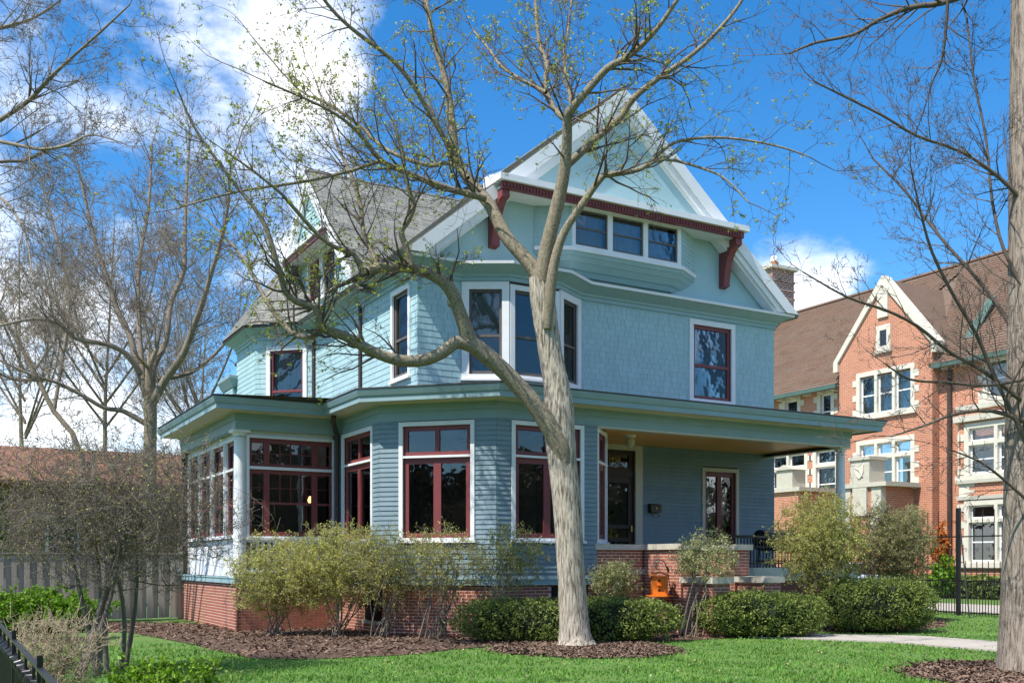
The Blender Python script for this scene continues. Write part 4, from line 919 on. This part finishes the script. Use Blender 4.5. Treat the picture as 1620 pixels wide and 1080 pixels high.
def grow(tb, tips, p, d, L, rad, lev, r, prm):
    n = max(3, int(L/prm.get('seg', .22))); n = min(n, 7 if lev > 1 else (4 if lev == 1 else 2)); st = L/n; pts = [p.copy()]; dirs = [d.copy()]; q = p.copy(); d = d.copy()
    for i in range(n):
        d = (d+rv(r, prm.get('wig', .16))+Vector((0, 0, prm.get('up', .05)))).normalized(); q = q+d*st; pts.append(q.copy()); dirs.append(d.copy())
    rr = [rad*(1-.75*i/n) for i in range(n+1)]
    tb.add(pts, rr, 3 if rad < .02 else (5 if rad < .06 else 8))
    if lev <= 0:
        tips.append(pts[-1])
        if r.random() < .6: tips.append(pts[len(pts)//2])
        return
    k = prm['kids'][min(lev, len(prm['kids'])-1)]
    for j in range(k):
        t = r.uniform(.25, 1.0); i = min(n, max(1, int(round(t*n)))); dd = dirs[i]
        pv = rv(r); pv = (pv-dd*pv.dot(dd)).normalized(); ang = r.uniform(.45, 1.05)
        nd_ = (dd*math.cos(ang)+pv*math.sin(ang)).normalized()
        grow(tb, tips, pts[i], nd_, L*r.uniform(.38, .68)*(1.1-.35*t), max(prm.get('rmin', .004), rr[i]*r.uniform(.45, .7)), lev-1, r, prm)
def smooth_path(P):
    out = []
    for i in range(len(P)-1):
        p0 = P[max(0, i-1)]; p1 = P[i]; p2 = P[i+1]; p3 = P[min(len(P)-1, i+2)]
        for t in (0, .33, .67):
            out.append(tuple(.5*((2*b)+(-a+c)*t+(2*a-5*b+4*c-d)*t*t+(-a+3*b-3*c+d)*t**3) for a, b, c, d in zip(p0, p1, p2, p3)))
    out.append(P[-1]); return out
def limb(tb, tips, trace, zc0, dz, r, prm, dens=1.0, sides=10, lev=2, klen=1.0, start=.12, fat=1.0):
    """trace: (u, v, width) in picture pixels; zc0 depth at the start, dz change of depth towards the end"""
    S = smooth_path([tuple(map(float, t)) for t in trace]); n = len(S); P = []; Rd = []
    for i, (u, v, w) in enumerate(S):
        t = i/(n-1); zc = zc0+dz*t**1.2; P.append(W(u, v, zc)); Rd.append(max(.006, fat*.5*w/F*zc))
    tb.add(P, Rd, sides)
    Lt = sum((P[i+1]-P[i]).length for i in range(n-1)); k = int(Lt*dens*2.2)
    for j in range(k):
        t = r.uniform(start, 1); i = min(n-2, int(t*(n-1))); d = (P[i+1]-P[i]).normalized(); pv = rv(r); pv = (pv-d*pv.dot(d)).normalized(); ang = r.uniform(.5, 1.1)
        dd = (d*math.cos(ang)+pv*math.sin(ang)+Vector((0, 0, .15))).normalized()
        grow(prm.get('tw', tb), tips, P[i], dd, r.uniform(.6, 1.5)*klen*(1.15-.5*t), max(.006, min(Rd[i]*.45, .022)), lev, r, prm)
    d = (P[-1]-P[-2]).normalized(); grow(prm.get('tw', tb), tips, P[-1], d, r.uniform(.8, 1.4)*klen, Rd[-1]*.8, lev, r, prm)
    return P
def leaves(name, C, size, m, parent, per=1, jit=.02, aspect=.5, seed=1, kind=None):
    rs_ = np.random.RandomState(seed); C = np.repeat(np.asarray([tuple(c) for c in C], dtype=np.float32), per, 0); n = len(C)
    C = C+rs_.normal(0, jit, C.shape); a = rs_.normal(0, 1, (n, 3)); a /= np.linalg.norm(a, axis=1)[:, None]; b = rs_.normal(0, 1, (n, 3)); b -= a*(a*b).sum(1)[:, None]; b /= np.linalg.norm(b, axis=1)[:, None]
    s = (size*rs_.uniform(.6, 1.3, n))[:, None]; V = np.stack([C-a*s, C-b*s*aspect, C+a*s, C+b*s*aspect], 1).reshape(-1, 3)
    o = np_obj(name, V, np.arange(4*n).reshape(-1, 4), m, parent)
    return tag(o, kind=kind) if kind else o
# --- the maple in front of the house
r = random.Random(11); TZ = 17.7
MT = thing('maple_tree', tuple(G(910, 1022)), 'large budding maple with forked grey trunk standing on the lawn before the house', 'tree')
tr = Tubes(); tw = Tubes(); tips = []
S = smooth_path([(911, 1027, 88), (910, 1012, 62), (907, 970, 52), (902, 890, 49), (897, 800, 52), (890, 735, 51), (886, 690, 55), (884, 650, 54), (879, 605, 46), (871, 560, 43), (863, 510, 43), (858, 470, 45), (857, 440, 46)])
P = [W(u, v, TZ) for u, v, w in S]; Rd = [.43*w/F*TZ for u, v, w in S]
def knob(tb, u, v, zc, rad):
    c = W(u, v, zc); d = Vector((-SA, -CA, 0)); tb.add([c-d*rad, c+d*rad*.2, c+d*rad*.8, c+d*rad], [rad*1.3, rad*1.25, rad*.8, rad*.35], 9)
tr.add(P, Rd, 26)
# bark relief on the trunk itself
tv = np.array(tr.v)
for i in range(len(tv)):
    k = i % 26; row = i//26
    p = Vector(tv[i]); c = P[row]; d = (p-c)
    f = 1+.05*math.sin(k*2*math.pi/26*9+1.3*math.sin(row*.9))+.05*noise.noise(Vector((p.x*5, p.y*5, p.z*1.6)))
    if row < 4: f += (4-row)*.045*max(0, math.sin(k*2*math.pi/26*5+.6))
    q = c+d*f; tr.v[i] = tuple(q)
PR = {'kids': [0, 3, 3, 4], 'wig': .18, 'up': .05, 'seg': .22, 'rmin': .0035, 'tw': Tubes()}
LIMBS = [
 ([(893, 735, 30), (884, 700, 40), (852, 648, 37), (815, 605, 34), (790, 580, 34), (765, 558, 35), (744, 540, 33), (735, 515, 29), (725, 488, 27), (715, 462, 27), (695, 440, 25), (662, 427, 22), (629, 422, 20), (600, 424, 19), (580, 430, 17)], 17.6, -1.2, 1.0, .55),
 ([(770, 568, 20), (748, 548, 28), (722, 541, 27), (700, 557, 25), (670, 569, 25), (635, 570, 24), (600, 560, 22), (570, 545, 21), (545, 531, 20), (520, 523, 19), (507, 513, 18), (499, 487, 15), (470, 477, 15), (452, 462, 13), (445, 440, 12), (439, 420, 11), (416, 350, 9), (369, 288, 7), (334, 241, 6), (303, 194, 5), (285, 150, 3)], 17.2, -2.2, 1.2, .25),
 ([(510, 520, 13), (490, 533, 12), (463, 527, 12), (440, 502, 11), (423, 478, 9), (413, 460, 8), (395, 425, 6), (370, 390, 5), (330, 350, 3)], 16.4, 1.0, 1.3, .2),
 ([(651, 420, 15), (644, 395, 13), (635, 367, 12), (646, 349, 11), (655, 324, 10), (647, 302, 9), (641, 269, 7), (636, 240, 6), (620, 190, 4)], 16.5, -.6, 1.3, .2),
 ([(575, 434, 13), (560, 402, 11), (535, 393, 10), (507, 375, 9), (473, 338, 8), (453, 315, 7), (440, 302, 6), (400, 270, 5), (350, 235, 3)], 16.4, -1.5, 1.4, .15),
 ([(596, 424, 12), (593, 409, 11), (578, 378, 10), (573, 351, 9), (571, 329, 9), (560, 289, 8), (547, 258, 7), (535, 235, 6), (520, 190, 4), (500, 130, 3)], 16.5, .8, 1.3, .15),
 ([(862, 480, 26), (856, 445, 34), (839, 418, 29), (805, 380, 26), (788, 350, 25), (773, 322, 24), (755, 300, 22), (738, 280, 20), (722, 248, 18), (715, 194, 16), (707, 136, 14), (688, 66, 12), (678, 23, 10), (672, -20, 9)], 17.7, 1.2, 1.1, .35),
 ([(768, 314, 15), (740, 306, 14), (711, 299, 13), (670, 284, 12), (641, 272, 11), (602, 253, 10), (567, 210, 8), (530, 180, 6), (480, 155, 5), (420, 130, 4)], 17.9, -2.5, 1.5, .1),
 ([(604, 254, 8), (580, 262, 7), (548, 272, 7), (478, 288, 6), (400, 299, 5), (340, 312, 4), (280, 330, 3)], 16.8, -1.5, 1.4, .1),
 ([(740, 282, 11), (711, 258, 10), (680, 262, 9), (640, 250, 9), (606, 233, 8), (567, 198, 7), (517, 163, 6), (470, 140, 4), (400, 60, 3)], 18, 2.0, 1.5, .1),
 ([(719, 245, 13), (707, 225, 12), (680, 179, 11), (649, 128, 10), (614, 89, 9), (567, 54, 8), (532, 23, 7), (505, -10, 6)], 18.2, -1.5, 1.3, .1),
 ([(857, 475, 30), (859, 440, 36), (866, 389, 29), (882, 323, 27), (893, 270, 24), (897, 220, 21), (898, 187, 19), (905, 172, 17), (925, 148, 15), (960, 109, 14), (989, 93, 13), (1020, 67, 11), (1047, 36, 9), (1078, -10, 8)], 17.7, -1.8, 1.1, .35),
 ([(898, 190, 14), (882, 178, 12), (863, 144, 11), (865, 101, 10), (855, 74, 9), (850, 40, 8), (845, -20, 7)], 17.2, 1.5, 1.3, .1),
 ([(864, 146, 9), (828, 128, 7), (793, 105, 6), (775, 80, 5), (750, 50, 4)], 17.4, 1.5, 1.3, .1),
 ([(905, 172, 9), (898, 128, 8), (892, 89, 6), (900, 40, 5), (905, -10, 4)], 17.2, 1.5, 1.3, .1),
 ([(896, 262, 17), (910, 250, 16), (944, 218, 15), (980, 188, 14), (1002, 156, 13), (1042, 124, 11), (1087, 93, 9), (1127, 58, 8), (1162, 18, 7), (1180, -10, 6)], 17.5, -.5, 1.1, .15),
 ([(866, 520, 18), (870, 470, 22), (876, 420, 20), (890, 373, 17), (913, 335, 15), (951, 282, 13), (966, 276, 12), (1015, 267, 9), (1046, 240, 7), (1078, 222, 6), (1149, 218, 5), (1229, 231, 4), (1280, 248, 3)], 17.5, -1.0, .8, .4),
 ([(1015, 268, 7), (1051, 252, 6), (1113, 267, 5), (1149, 284, 4), (1184, 320, 3)], 17.0, -.8, .9, .2),
]
for tcx, z0, dz, dn, st in LIMBS: limb(tw, tips, tcx, z0, dz, r, PR, dn*1.9, 12 if tcx[0][2] > 20 else 7, 3, 1.0, st, .8)
for u, v, w in ((714, 478, .06),): knob(tr, u, v, TZ-.2 if u > 800 else 16.95, w)
tr.build('trunk', M['bark'], MT); tw.build('branches', M['bark_limb'], MT); PR['tw'].build('twigs', M['twig'], MT)
leaves('buds', [t for t in tips if r.random() < .24], .022, M['bud'], MT, 4, .014, .6, 2, 'stuff')
# --- tree at the right edge
r = random.Random(5); RT = thing('street_tree', tuple(G(1640, 1062)), 'thick grey tree trunk at the right edge with bare dark branches', 'tree')
tr = Tubes(); tw = Tubes(); tips = []
zt = 1.5*F/(1062-HOR)
S = smooth_path([(1660, 1075, 190), (1648, 1040, 135), (1642, 980, 112), (1640, 880, 100), (1640, 700, 92), (1640, 500, 84), (1640, 250, 80), (1640, 0, 74), (1640, -250, 66)])
tr.add([W(u, v, zt) for u, v, w in S], [.5*w/F*zt for u, v, w in S], 24)
PR2 = {'kids': [0, 3, 3, 4], 'wig': .14, 'up': .04, 'seg': .22, 'rmin': .0035}
for tcx, z0, dz, dn in [
 ([(1625, 560, 14), (1590, 500, 10), (1545, 440, 8), (1500, 390, 7), (1460, 340, 6), (1430, 300, 5), (1380, 250, 4)], 13.6, 1.5, 1.5),
 ([(1630, 330, 12), (1580, 280, 9), (1520, 240, 7), (1450, 215, 7), (1400, 185, 6), (1340, 155, 5), (1290, 130, 4)], 13.6, -1, 1.5),
 ([(1640, -60, 16), (1560, -20, 14), (1490, 5, 12), (1440, 12, 11), (1390, 32, 9), (1350, 55, 7), (1290, 68, 6), (1250, 85, 4)], 13.8, 1, 1.8),
 ([(1500, -10, 8), (1497, 40, 7), (1490, 95, 6), (1475, 130, 4), (1460, 180, 3)], 13.8, .5, 1.8),
 ([(1620, 690, 12), (1575, 600, 9), (1545, 530, 9), (1510, 470, 8), (1475, 400, 7), (1455, 330, 5), (1440, 260, 3)], 13.4, -1, 1.3),
 ([(1625, 640, 12), (1560, 590, 9), (1500, 555, 8), (1450, 515, 7), (1400, 490, 6), (1340, 470, 5), (1270, 430, 3)], 13.5, -1.5, 1.2),
 ([(1630, 670, 11), (1570, 650, 9), (1510, 655, 8), (1465, 672, 6), (1410, 690, 4)], 13.4, -.5, 1.2),
 ([(1620, 600, 9), (1560, 610, 7), (1500, 605, 6), (1440, 600, 5), (1400, 575, 3)], 13.3, -1, 1.0),
 ([(1635, 480, 10), (1590, 400, 8), (1570, 320, 7), (1560, 220, 6), (1540, 120, 5), (1530, 30, 4)], 13.5, .6, 1.6),
 ([(1635, 800, 8), (1590, 760, 6), (1550, 730, 5), (1500, 710, 3)], 13.3, -.4, 1.2)]:
    limb(tw, tips, tcx, z0, dz, r, PR2, dn*1.7, 6, 3, .75, .1, .72)
tr.build('trunk', M['bark_right'], RT); tw.build('branches', M['twig'], RT)
# --- trees at the left, behind the fence
def bare_tree(name, label, base, traces, zc, seed, dens, klen, lev, prm, m_t='bark_limb', m_b='twig_pale', tipm=None, group=None, fat=1.0):
    r = random.Random(seed); T_ = thing(name, tuple(base), label, 'tree', group); tr = Tubes(); tips = []; tb2 = Tubes()
    for k, (tcx, dz) in enumerate(traces): limb(tb2 if k else tr, tips, tcx, zc, dz, r, prm, dens if k else dens*.3, 8, lev, klen, .25 if k else .6, fat)
    tr.build('trunk', M[m_t], T_); tb2.build('branches', M[m_b], T_)
    if tipm: leaves('buds', [t for t in tips if r.random() < .5], .04, M[tipm], T_, 2, .05, .6, seed, 'stuff')
    return T_
PR3 = {'kids': [0, 4, 4, 5], 'wig': .15, 'up': .06, 'seg': .6, 'rmin': .008}
b0 = G(238, 945)
bare_tree('bare_tree', 'big bare spreading tree with stout trunk behind the board fence', b0, [
 ([(238, 948, 34), (238, 860, 27), (237, 740, 25), (238, 660, 25), (237, 615, 22)], 0),
 ([(240, 640, 18), (262, 600, 16), (290, 560, 14), (305, 520, 12), (320, 480, 11), (335, 430, 9), (350, 380, 8), (360, 330, 6), (365, 260, 4)], -3),
 ([(240, 620, 16), (243, 580, 14), (262, 540, 12), (270, 480, 11), (290, 430, 10), (292, 380, 8), (295, 300, 6), (300, 220, 4)], 3),
 ([(232, 625, 16), (215, 570, 13), (205, 530, 12), (185, 490, 11), (170, 440, 9), (155, 400, 8), (140, 340, 6), (125, 270, 4)], 2),
 ([(222, 590, 12), (200, 560, 11), (170, 545, 10), (120, 535, 9), (90, 510, 7), (50, 505, 6), (0, 515, 4)], -3),
 ([(230, 670, 11), (195, 650, 10), (165, 645, 9), (130, 625, 8), (90, 605, 7), (55, 595, 6), (0, 570, 4)], -2),
 ([(226, 600, 12), (220, 520, 10), (218, 460, 9), (222, 400, 8), (235, 330, 6), (240, 230, 4)], 4),
 ([(250, 600, 10), (300, 590, 8), (340, 560, 6), (375, 520, 4)], 2)], 38, 21, 1.35, 2.3, 3, PR3, fat=.8)
bare_tree('bare_tree', 'leaning bare tree at the far left behind the fence', G(150, 942), [
 ([(150, 940, 14), (128, 720, 11), (85, 650, 10), (60, 600, 9), (40, 560, 8), (10, 510, 6), (-20, 440, 4)], 0),
 ([(85, 650, 8), (100, 560, 7), (110, 470, 6), (90, 380, 5), (70, 300, 4)], 3), ([(60, 600, 6), (20, 600, 5), (-20, 580, 4)], -2)], 40, 22, 1.35, 2.3, 3, PR3, fat=.8)
def far_tree(u, vb, zc, top, seed, label, spread=1.0):
    r = random.Random(seed); tcs = [([(u, vb, 12), (u+r.uniform(-8, 8), (vb+top)/2+60, 9), (u+r.uniform(-15, 15), (vb+top)/2-20, 6), (u+r.uniform(-25, 25), top+60, 3)], 0)]
    for k in range(8):
        v0 = r.uniform((vb+top)/2-60, (vb+top)/2+80); s = r.choice((-1, 1))*r.uniform(.5, 1.3)*spread
        tcs.append(([(u, v0, 6), (u+s*30, v0-50, 5), (u+s*60, v0-110, 4), (u+s*80, max(top, v0-210), 2)], r.uniform(-4, 4)))
    bare_tree('bare_tree', label, G(u, HOR+1.5*F/zc), tcs, zc, seed, .55, 3.6, 3, {'kids': [0, 4, 5, 5], 'wig': .16, 'up': .06, 'seg': .9, 'rmin': .011}, group=None, fat=.7)
far_tree(330, 912, 62, 470, 31, 'pale bare tree rising directly behind the left porch wing')
far_tree(40, 912, 60, 330, 32, 'pale bare tree above the brown roof at the far left')
far_tree(165, 912, 66, 300, 33, 'pale bare tree behind the big spreading trunk')
for k, (x, y, sc_, rz) in enumerate(((-3, -13, .75, .4), (9, -17, .85, 2.2), (-14, -8, .8, 4.0))):
    src = [o for o in bpy.data.objects if o.get('label', '').startswith('big bare spreading')][0]
    c = src.copy(); COL.objects.link(c); c.location = (x, y, 0); c.scale = (sc_,)*3; c.rotation_euler = (0, 0, rz)
    c['label'] = ['bare street tree behind the viewpoint, mirrored in the bay windows', 'bare street tree behind the viewpoint opposite the porch stairs', 'bare street tree behind the viewpoint at far left'][k]; c['group'] = 'trees across the street'
    for ch_ in src.children:
        q = ch_.copy(); COL.objects.link(q); q.parent = c
# overhanging limbs of a tree outside the left edge
r = random.Random(8); OT = thing('overhanging_tree', tuple(W(-330, 1000, 21)), 'bare tree outside the left edge reaching grey limbs into the sky', 'tree')
OT.location.z = 0; ORG[OT] = Vector(OT.location)
tr = Tubes(); tips = []; g0 = ORG[OT]
S = [(-330, 888+1.5*F/21, 60), (-320, 700, 50), (-300, 450, 42), (-280, 300, 36), (-260, 200, 28)]
tr.add([W(u, v, 21) for u, v, w in smooth_path(S)], [.5*w/F*21 for u, v, w in smooth_path(S)], 12)
for tcx, dz in [([(-285, 330, 22), (-150, 265, 16), (-60, 225, 12), (0, 190, 10), (45, 160, 9), (78, 125, 8), (115, 90, 6), (160, 50, 5), (205, 8, 3)], -2),
 ([(-285, 330, 18), (-150, 240, 12), (-50, 222, 9), (0, 224, 8), (65, 236, 7), (110, 228, 6), (145, 213, 4), (190, 225, 3)], -3),
 ([(-290, 380, 18), (-150, 300, 12), (-60, 270, 9), (0, 256, 7), (40, 254, 6), (80, 236, 5), (120, 230, 3)], 1),
 ([(-262, 210, 18), (-150, 120, 13), (-70, 70, 10), (0, 45, 8), (50, 30, 6), (90, 5, 4)], 1),
 ([(-262, 210, 14), (-140, 80, 10), (-60, 20, 8), (10, -20, 6)], -2),
 ([(-290, 420, 14), (-120, 330, 10), (-40, 300, 8), (10, 320, 6), (40, 370, 4), (50, 430, 3)], -2)]:
    limb(tr, tips, tcx, 21, dz, r, {'kids': [0, 4, 4, 4], 'wig': .16, 'up': .03, 'seg': .3, 'rmin': .005}, 1.2, 7, 3, 1.15, .4, .75)
tr.build('limbs', M['twig_pale'], OT)
# conifer sliver at the left edge
CT = thing('conifer', tuple(G(-25, 968)), 'dark drooping conifer at the extreme left edge', 'tree')
tr = Tubes(); r = random.Random(3); c0 = W(-28, 960, 30); tr.add([Vector((c0.x, c0.y, 0)), Vector((c0.x, c0.y, 6.5))], [.14, .03], 8); tr.build('trunk', M['bark_limb'], CT)
pts = []
for k in range(2600):
    h = r.random(); z = .6+5.9*h; a = r.uniform(0, 6.28); q = r.random()**.6*(1.0-.85*h)*1.15; pts.append((c0.x+q*math.cos(a), c0.y+q*math.sin(a), z-q*.7))
leaves('crown', pts, .1, M['yew'], CT, 3, .06, .3, 4)
# --- shrubs
def shrub(name, label, base, cen, rad, seed, ntw, leaf, lsize, per, mt='twig', group=None, nst=7, flat=0, spread=.3, lj=.02, lp=1.0, bases=None, rt=.012, cat='shrub', box=False, rbase=.022):
    r = random.Random(seed); T_ = thing(name, tuple(base), label, cat, group); tb = Tubes(); base = Vector(base); cen = Vector(cen); nodes = []; pts_l = []
    def path(a, b, bend, n=5):
        mid = rv(r, bend); return [a.lerp(b, i/n)+mid*math.sin(math.pi*i/n)*(a-b).length for i in range(n+1)]
    for k in range(nst):
        a = (base+Vector((r.gauss(0, spread*.4), r.gauss(0, spread*.4), 0))) if not bases else Vector(r.choice(bases))+Vector((r.gauss(0, .07), r.gauss(0, .07), 0))
        d = rv(r).normalized(); b = cen+Vector((d.x*rad[0], d.y*rad[1], abs(d.z)*rad[2]*.4-.1*rad[2]))*r.uniform(.3, .75)
        if bases: b = Vector((a.x+(b.x-a.x)*.6, a.y+(b.y-a.y)*.6, b.z))
        p = path(a, b, .06, 6); tb.add(p, [rbase*(1-.6*i/6) for i in range(7)], 5); nodes += [(q, rbase*(1-.6*i/6)) for i, q in enumerate(p) if i > 1]
    N_ = np.array([tuple(q) for q, _ in nodes]); NR = [x for _, x in nodes]
    for k in range(ntw):
        d = rv(r).normalized(); m = r.random()**.42
        if box: d = Vector((max(-1, min(1, d.x*1.35)), max(-1, min(1, d.y*1.35)), max(-1, min(1, d.z*1.35))))
        t = cen+Vector((d.x*rad[0], d.y*rad[1], d.z*rad[2]))*m*(1+.42*noise.noise(d*2.0+Vector((seed*3.7, 0, 0)))+r.uniform(-.06, .1)+(.25 if r.random() < .05 else 0))
        if t.z < .08: continue
        dd = ((N_-np.array(tuple(t)))**2).sum(1)+.6*np.maximum(0, N_[:, 2]-t.z)**2; i = int(dd.argmin()); a = Vector(N_[i]); p = path(a, t, .12, 3); r0 = min(NR[i]*.75, rt)
        r0 = max(.0035, r0); tb.add(p, [r0, r0*.8, r0*.65, .003], 3)
        if k < ntw*.6: N_ = np.vstack([N_, np.array([tuple(q) for q in p[1:]])]); NR += [r0*.8, r0*.65, max(.004, r0*.5)]
        pts_l += p[1:] if leaf else []
        for _ in range(2):
            e = p[r.choice((1, 2, 3))]; f = e+rv(r, .07*max(rad)**.5)+Vector((0, 0, .04)); tb.add([e, f], [.0035, .002], 3); pts_l.append(f)
    tb.build('stems', M[mt], T_)
    if leaf: leaves('leaves', [q for q in pts_l if r.random() < lp], lsize, M[leaf], T_, per, lj, .55, seed, 'stuff')
    return T_
def at(u, v, z): return W(u, v, (EYE-z)*F/(v-HOR))
# forsythia-like mass along the left bay, one clump per visible root
zc = 20.0
for lab, ub, vb, uc, vc, ru, rvv, sd, ntw, per in (
  ('rounded leafing shrub at the left porch corner, densest of the foundation shrubs', 440, 1004, 452, 912, 92, 66, 41, 900, 2),
  ('tall leafing shrub with fanned stems in front of the porch downspout', 530, 1006, 548, 898, 98, 68, 42, 950, 2),
  ('open leafing shrub with many bare stems below the bay window', 602, 1008, 632, 895, 92, 62, 43, 480, 0),
  ('sparse thin-stemmed shrub below the wide bay window', 692, 1011, 705, 890, 78, 60, 44, 300, 0),
  ('sparse upright shrub between bay windows and yew hedge', 785, 1014, 808, 885, 66, 56, 45, 330, 0)):
    zcc = 1.5*F/(vb-HOR); c_ = W(uc, vc, zcc); k = zcc/F
    shrub('forsythia', lab, G(ub, vb), c_, (ru*k, ru*k*(.6 if ub < 680 else .35), rvv*k), sd, int(ntw*1.5), 'leaf_y', .019, per+2, 'twig_pale', 'shrubs along the bay foundation', 14, spread=.35, rbase=.014, rt=.009)
for lab, ub, vb, uc, vc, ru, rvv, zc, sd, ntw, per, lf in (
  ('pale leafing shrub with leaning stems in front of the porch stairs', 1090, 1000, 1116, 880, 62, 40, 20.0, 51, 300, 1, 'leaf_p'),
  ('low pale shrub against the brick porch wall', 970, 985, 972, 918, 44, 32, 20.6, 52, 300, 1, 'leaf_p'),
  ('big round leafing shrub right of the porch column', 1292, 965, 1300, 862, 76, 80, 22.0, 53, 1500, 2, 'leaf_y'),
  ('round olive shrub just left of the tall iron fence', 1415, 955, 1418, 862, 66, 64, 25.0, 54, 1500, 2, 'leaf_o')):
    c_ = W(uc, vc, zc); k = zc/F; b_ = W(ub, vb, zc); b_.z = 0
    shrub('round_shrub', lab, b_, c_, (ru*k, ru*k*.8, rvv*k), sd, int(ntw*1.4), lf, .02, per+2, 'twig_pale', None, 13, spread=.4, rbase=.016, rt=.01)
# crab-apple like small tree at the left
zl = 13.4; bs = [G(171, 1060), G(153, 1066), G(190, 1056), G(128, 1074)]
shrub('small_tree', 'many-stemmed small tree with dense tangled grey twigs at left front', G(165, 1064), W(188, 805, zl), (1.65, 1.2, 1.05), 61, 5200, 'leaf_y', .015, 1, 'twig_grey', None, 10, bases=bs, rt=.014, cat='tree', rbase=.042, lp=.2)
# dry shrub, lime shrub and front leafy plants
zd = 9.5; c_ = W(75, 1035, zd); shrub('dry_shrub', 'dry tan leafless shrub behind the black iron fence', (c_.x, c_.y, 0), c_, (.5, .45, .38), 62, 1100, None, .02, 1, 'dry', None, 12, spread=.4)
zd = 19; c_ = W(55, 958, zd); shrub('lime_shrub', 'bright lime green leafy shrub in front of the board fence', (c_.x, c_.y, 0), (c_.x, c_.y, .5), (1.3, .8, .45), 63, 700, 'lime', .035, 5, 'twig', None, 9, spread=.8)
for uu, sd in ((215, 64), (262, 65), (320, 66)):
    zd = 10.6; c_ = W(uu, 1072, zd); shrub('leafy_plant', {64: 'small green leafy plant at the bottom edge beside the tree stems', 65: 'green leafy plant at the bottom edge, middle of three', 66: 'green leafy sprig at the bottom edge nearest the lawn'}[sd], (c_.x, c_.y, 0), (c_.x, c_.y, .22), (.28, .28, .26), sd, 60, 'lime', .03, 3, 'twig', 'leafy plants at the bottom edge', 6, cat='plant', rbase=.006)
c_ = W(1488, 915, 42); shrub('orange_shrub', 'slim upright shrub with orange leaves against the brick hall', (c_.x, c_.y, 0), (c_.x, c_.y, 1.6), (.4, .4, 1.5), 67, 260, 'orange_leaf', .07, 4, 'twig', None, 5)
c_ = W(1496, 930, 41); shrub('yellow_shrub', 'yellow-green small shrub beside the orange-leaved shrub', (c_.x, c_.y, 0), (c_.x, c_.y, .8), (.6, .5, .8), 68, 240, 'lime', .07, 4, 'twig', None, 5)
# --- clipped yew hedges
def hedge(label, c, ax, half, seed, n, lsize=.026, name='yew_hedge', leafm='yew', group='clipped hedges', corem='yew_core'):
    rs_ = np.random.RandomState(seed); T_ = thing(name, (c[0], c[1], 0), label, 'hedge', group); ax = Vector((*ax, 0)).normalized(); ay = Vector((-ax.y, ax.x, 0)); C = Vector((c[0], c[1], half[2]+.06))
    def surf(d, k):
        e = 3.2; s = (abs(d.x)**e+abs(d.y)**e+abs(d.z)**e)**(-1/e); w = d*s
        q = C+ax*(w.x*half[0]*k)+ay*(w.y*half[1]*k)+Vector((0, 0, w.z*half[2]*k)); nn = noise.noise(q*1.7+Vector((seed, 0, 0)))*.13+noise.noise(q*5)*.08-.12*max(0, -w.z)*(.5+noise.noise(q*4))
        return q+(q-C).normalized()*nn
    mb = MB(); NU, NV = 28, 14
    for j in range(NV+1):
        for i in range(NU):
            a = 2*math.pi*i/NU; b = math.pi*j/NV-math.pi/2; mb.v.append(tuple(surf(Vector((math.cos(a)*math.cos(b), math.sin(a)*math.cos(b), math.sin(b))), .8)))
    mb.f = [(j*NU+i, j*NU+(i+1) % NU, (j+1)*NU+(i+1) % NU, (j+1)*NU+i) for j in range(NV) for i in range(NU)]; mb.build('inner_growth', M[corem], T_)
    pts = []
    for k in range(n):
        w = Vector((rs_.uniform(-1, 1)*half[0]/half[1], rs_.uniform(-1, 1), rs_.uniform(-1, 1))); d = Vector((rs_.uniform(-1, 1), rs_.uniform(-1, 1), rs_.uniform(-1, 1)))
        ii = rs_.choice(3, p=[.18, .42, .4]); 
        if ii == 0: d.x = math.copysign(1, d.x)
        elif ii == 1: d.y = math.copysign(1, d.y)
        else: d.z = math.copysign(1, d.z)
        pts.append(surf(d, 1-abs(rs_.normal(0, .06))+.02+(abs(rs_.normal(0, .06)) if rs_.rand() < .12 else 0)))
    leaves('foliage', pts, lsize, M[leafm], T_, 5, .035, .28, seed, 'stuff') if half[0] > 20 else leaves('foliage', pts[:int(n*.42)], lsize*1.25, M[leafm], T_, 12, .04, .32, seed, 'stuff'); return T_
def hedge_px(label, u0, u1, vtop, vbase, zc, seed, n, dep=.45):
    a = W(u0, HOR, zc); b = W(u1, HOR, zc); c = (a+b)/2; ztop = EYE+(HOR-vtop)/F*zc
    hedge(label, (c.x, c.y), (b.x-a.x, b.y-a.y), ((b-a).length/2, dep, ztop/2-.02), seed, n)
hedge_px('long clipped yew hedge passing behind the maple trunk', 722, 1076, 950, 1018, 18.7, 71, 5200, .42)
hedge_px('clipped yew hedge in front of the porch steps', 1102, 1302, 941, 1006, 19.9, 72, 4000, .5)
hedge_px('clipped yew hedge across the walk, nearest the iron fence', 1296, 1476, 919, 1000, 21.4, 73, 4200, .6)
hedge('low trimmed hedge along the wall of the brick hall', (36.3, 27), (0, 1), (7.5, .5, .42), 74, 5000, .07)
for c_, ax_, hf, sd in (((8, -24), (1, 0), (55, 3, 4.5), 81), ((-48, 0), (0, 1), (34, 3, 4.5), 82)):
    o = hedge('added unseen foliage row behind the viewpoint, darkening the window reflections', c_, ax_, hf, sd, 5000, .6, 'reflection_row', 'twig_pale', None, 'twig_grey'); del o['category']; o['kind'] = 'stuff'  # rows added out of view to darken what the windows reflect
fl = []
for k in range(420):
    q = G(R.uniform(150, 1600), R.uniform(1004, 1078)); fl.append((q.x, q.y, .045))
leaves('fallen_leaves', fl, .02, M['dry'], None, 1, .004, .5, 9, 'stuff')
flush()
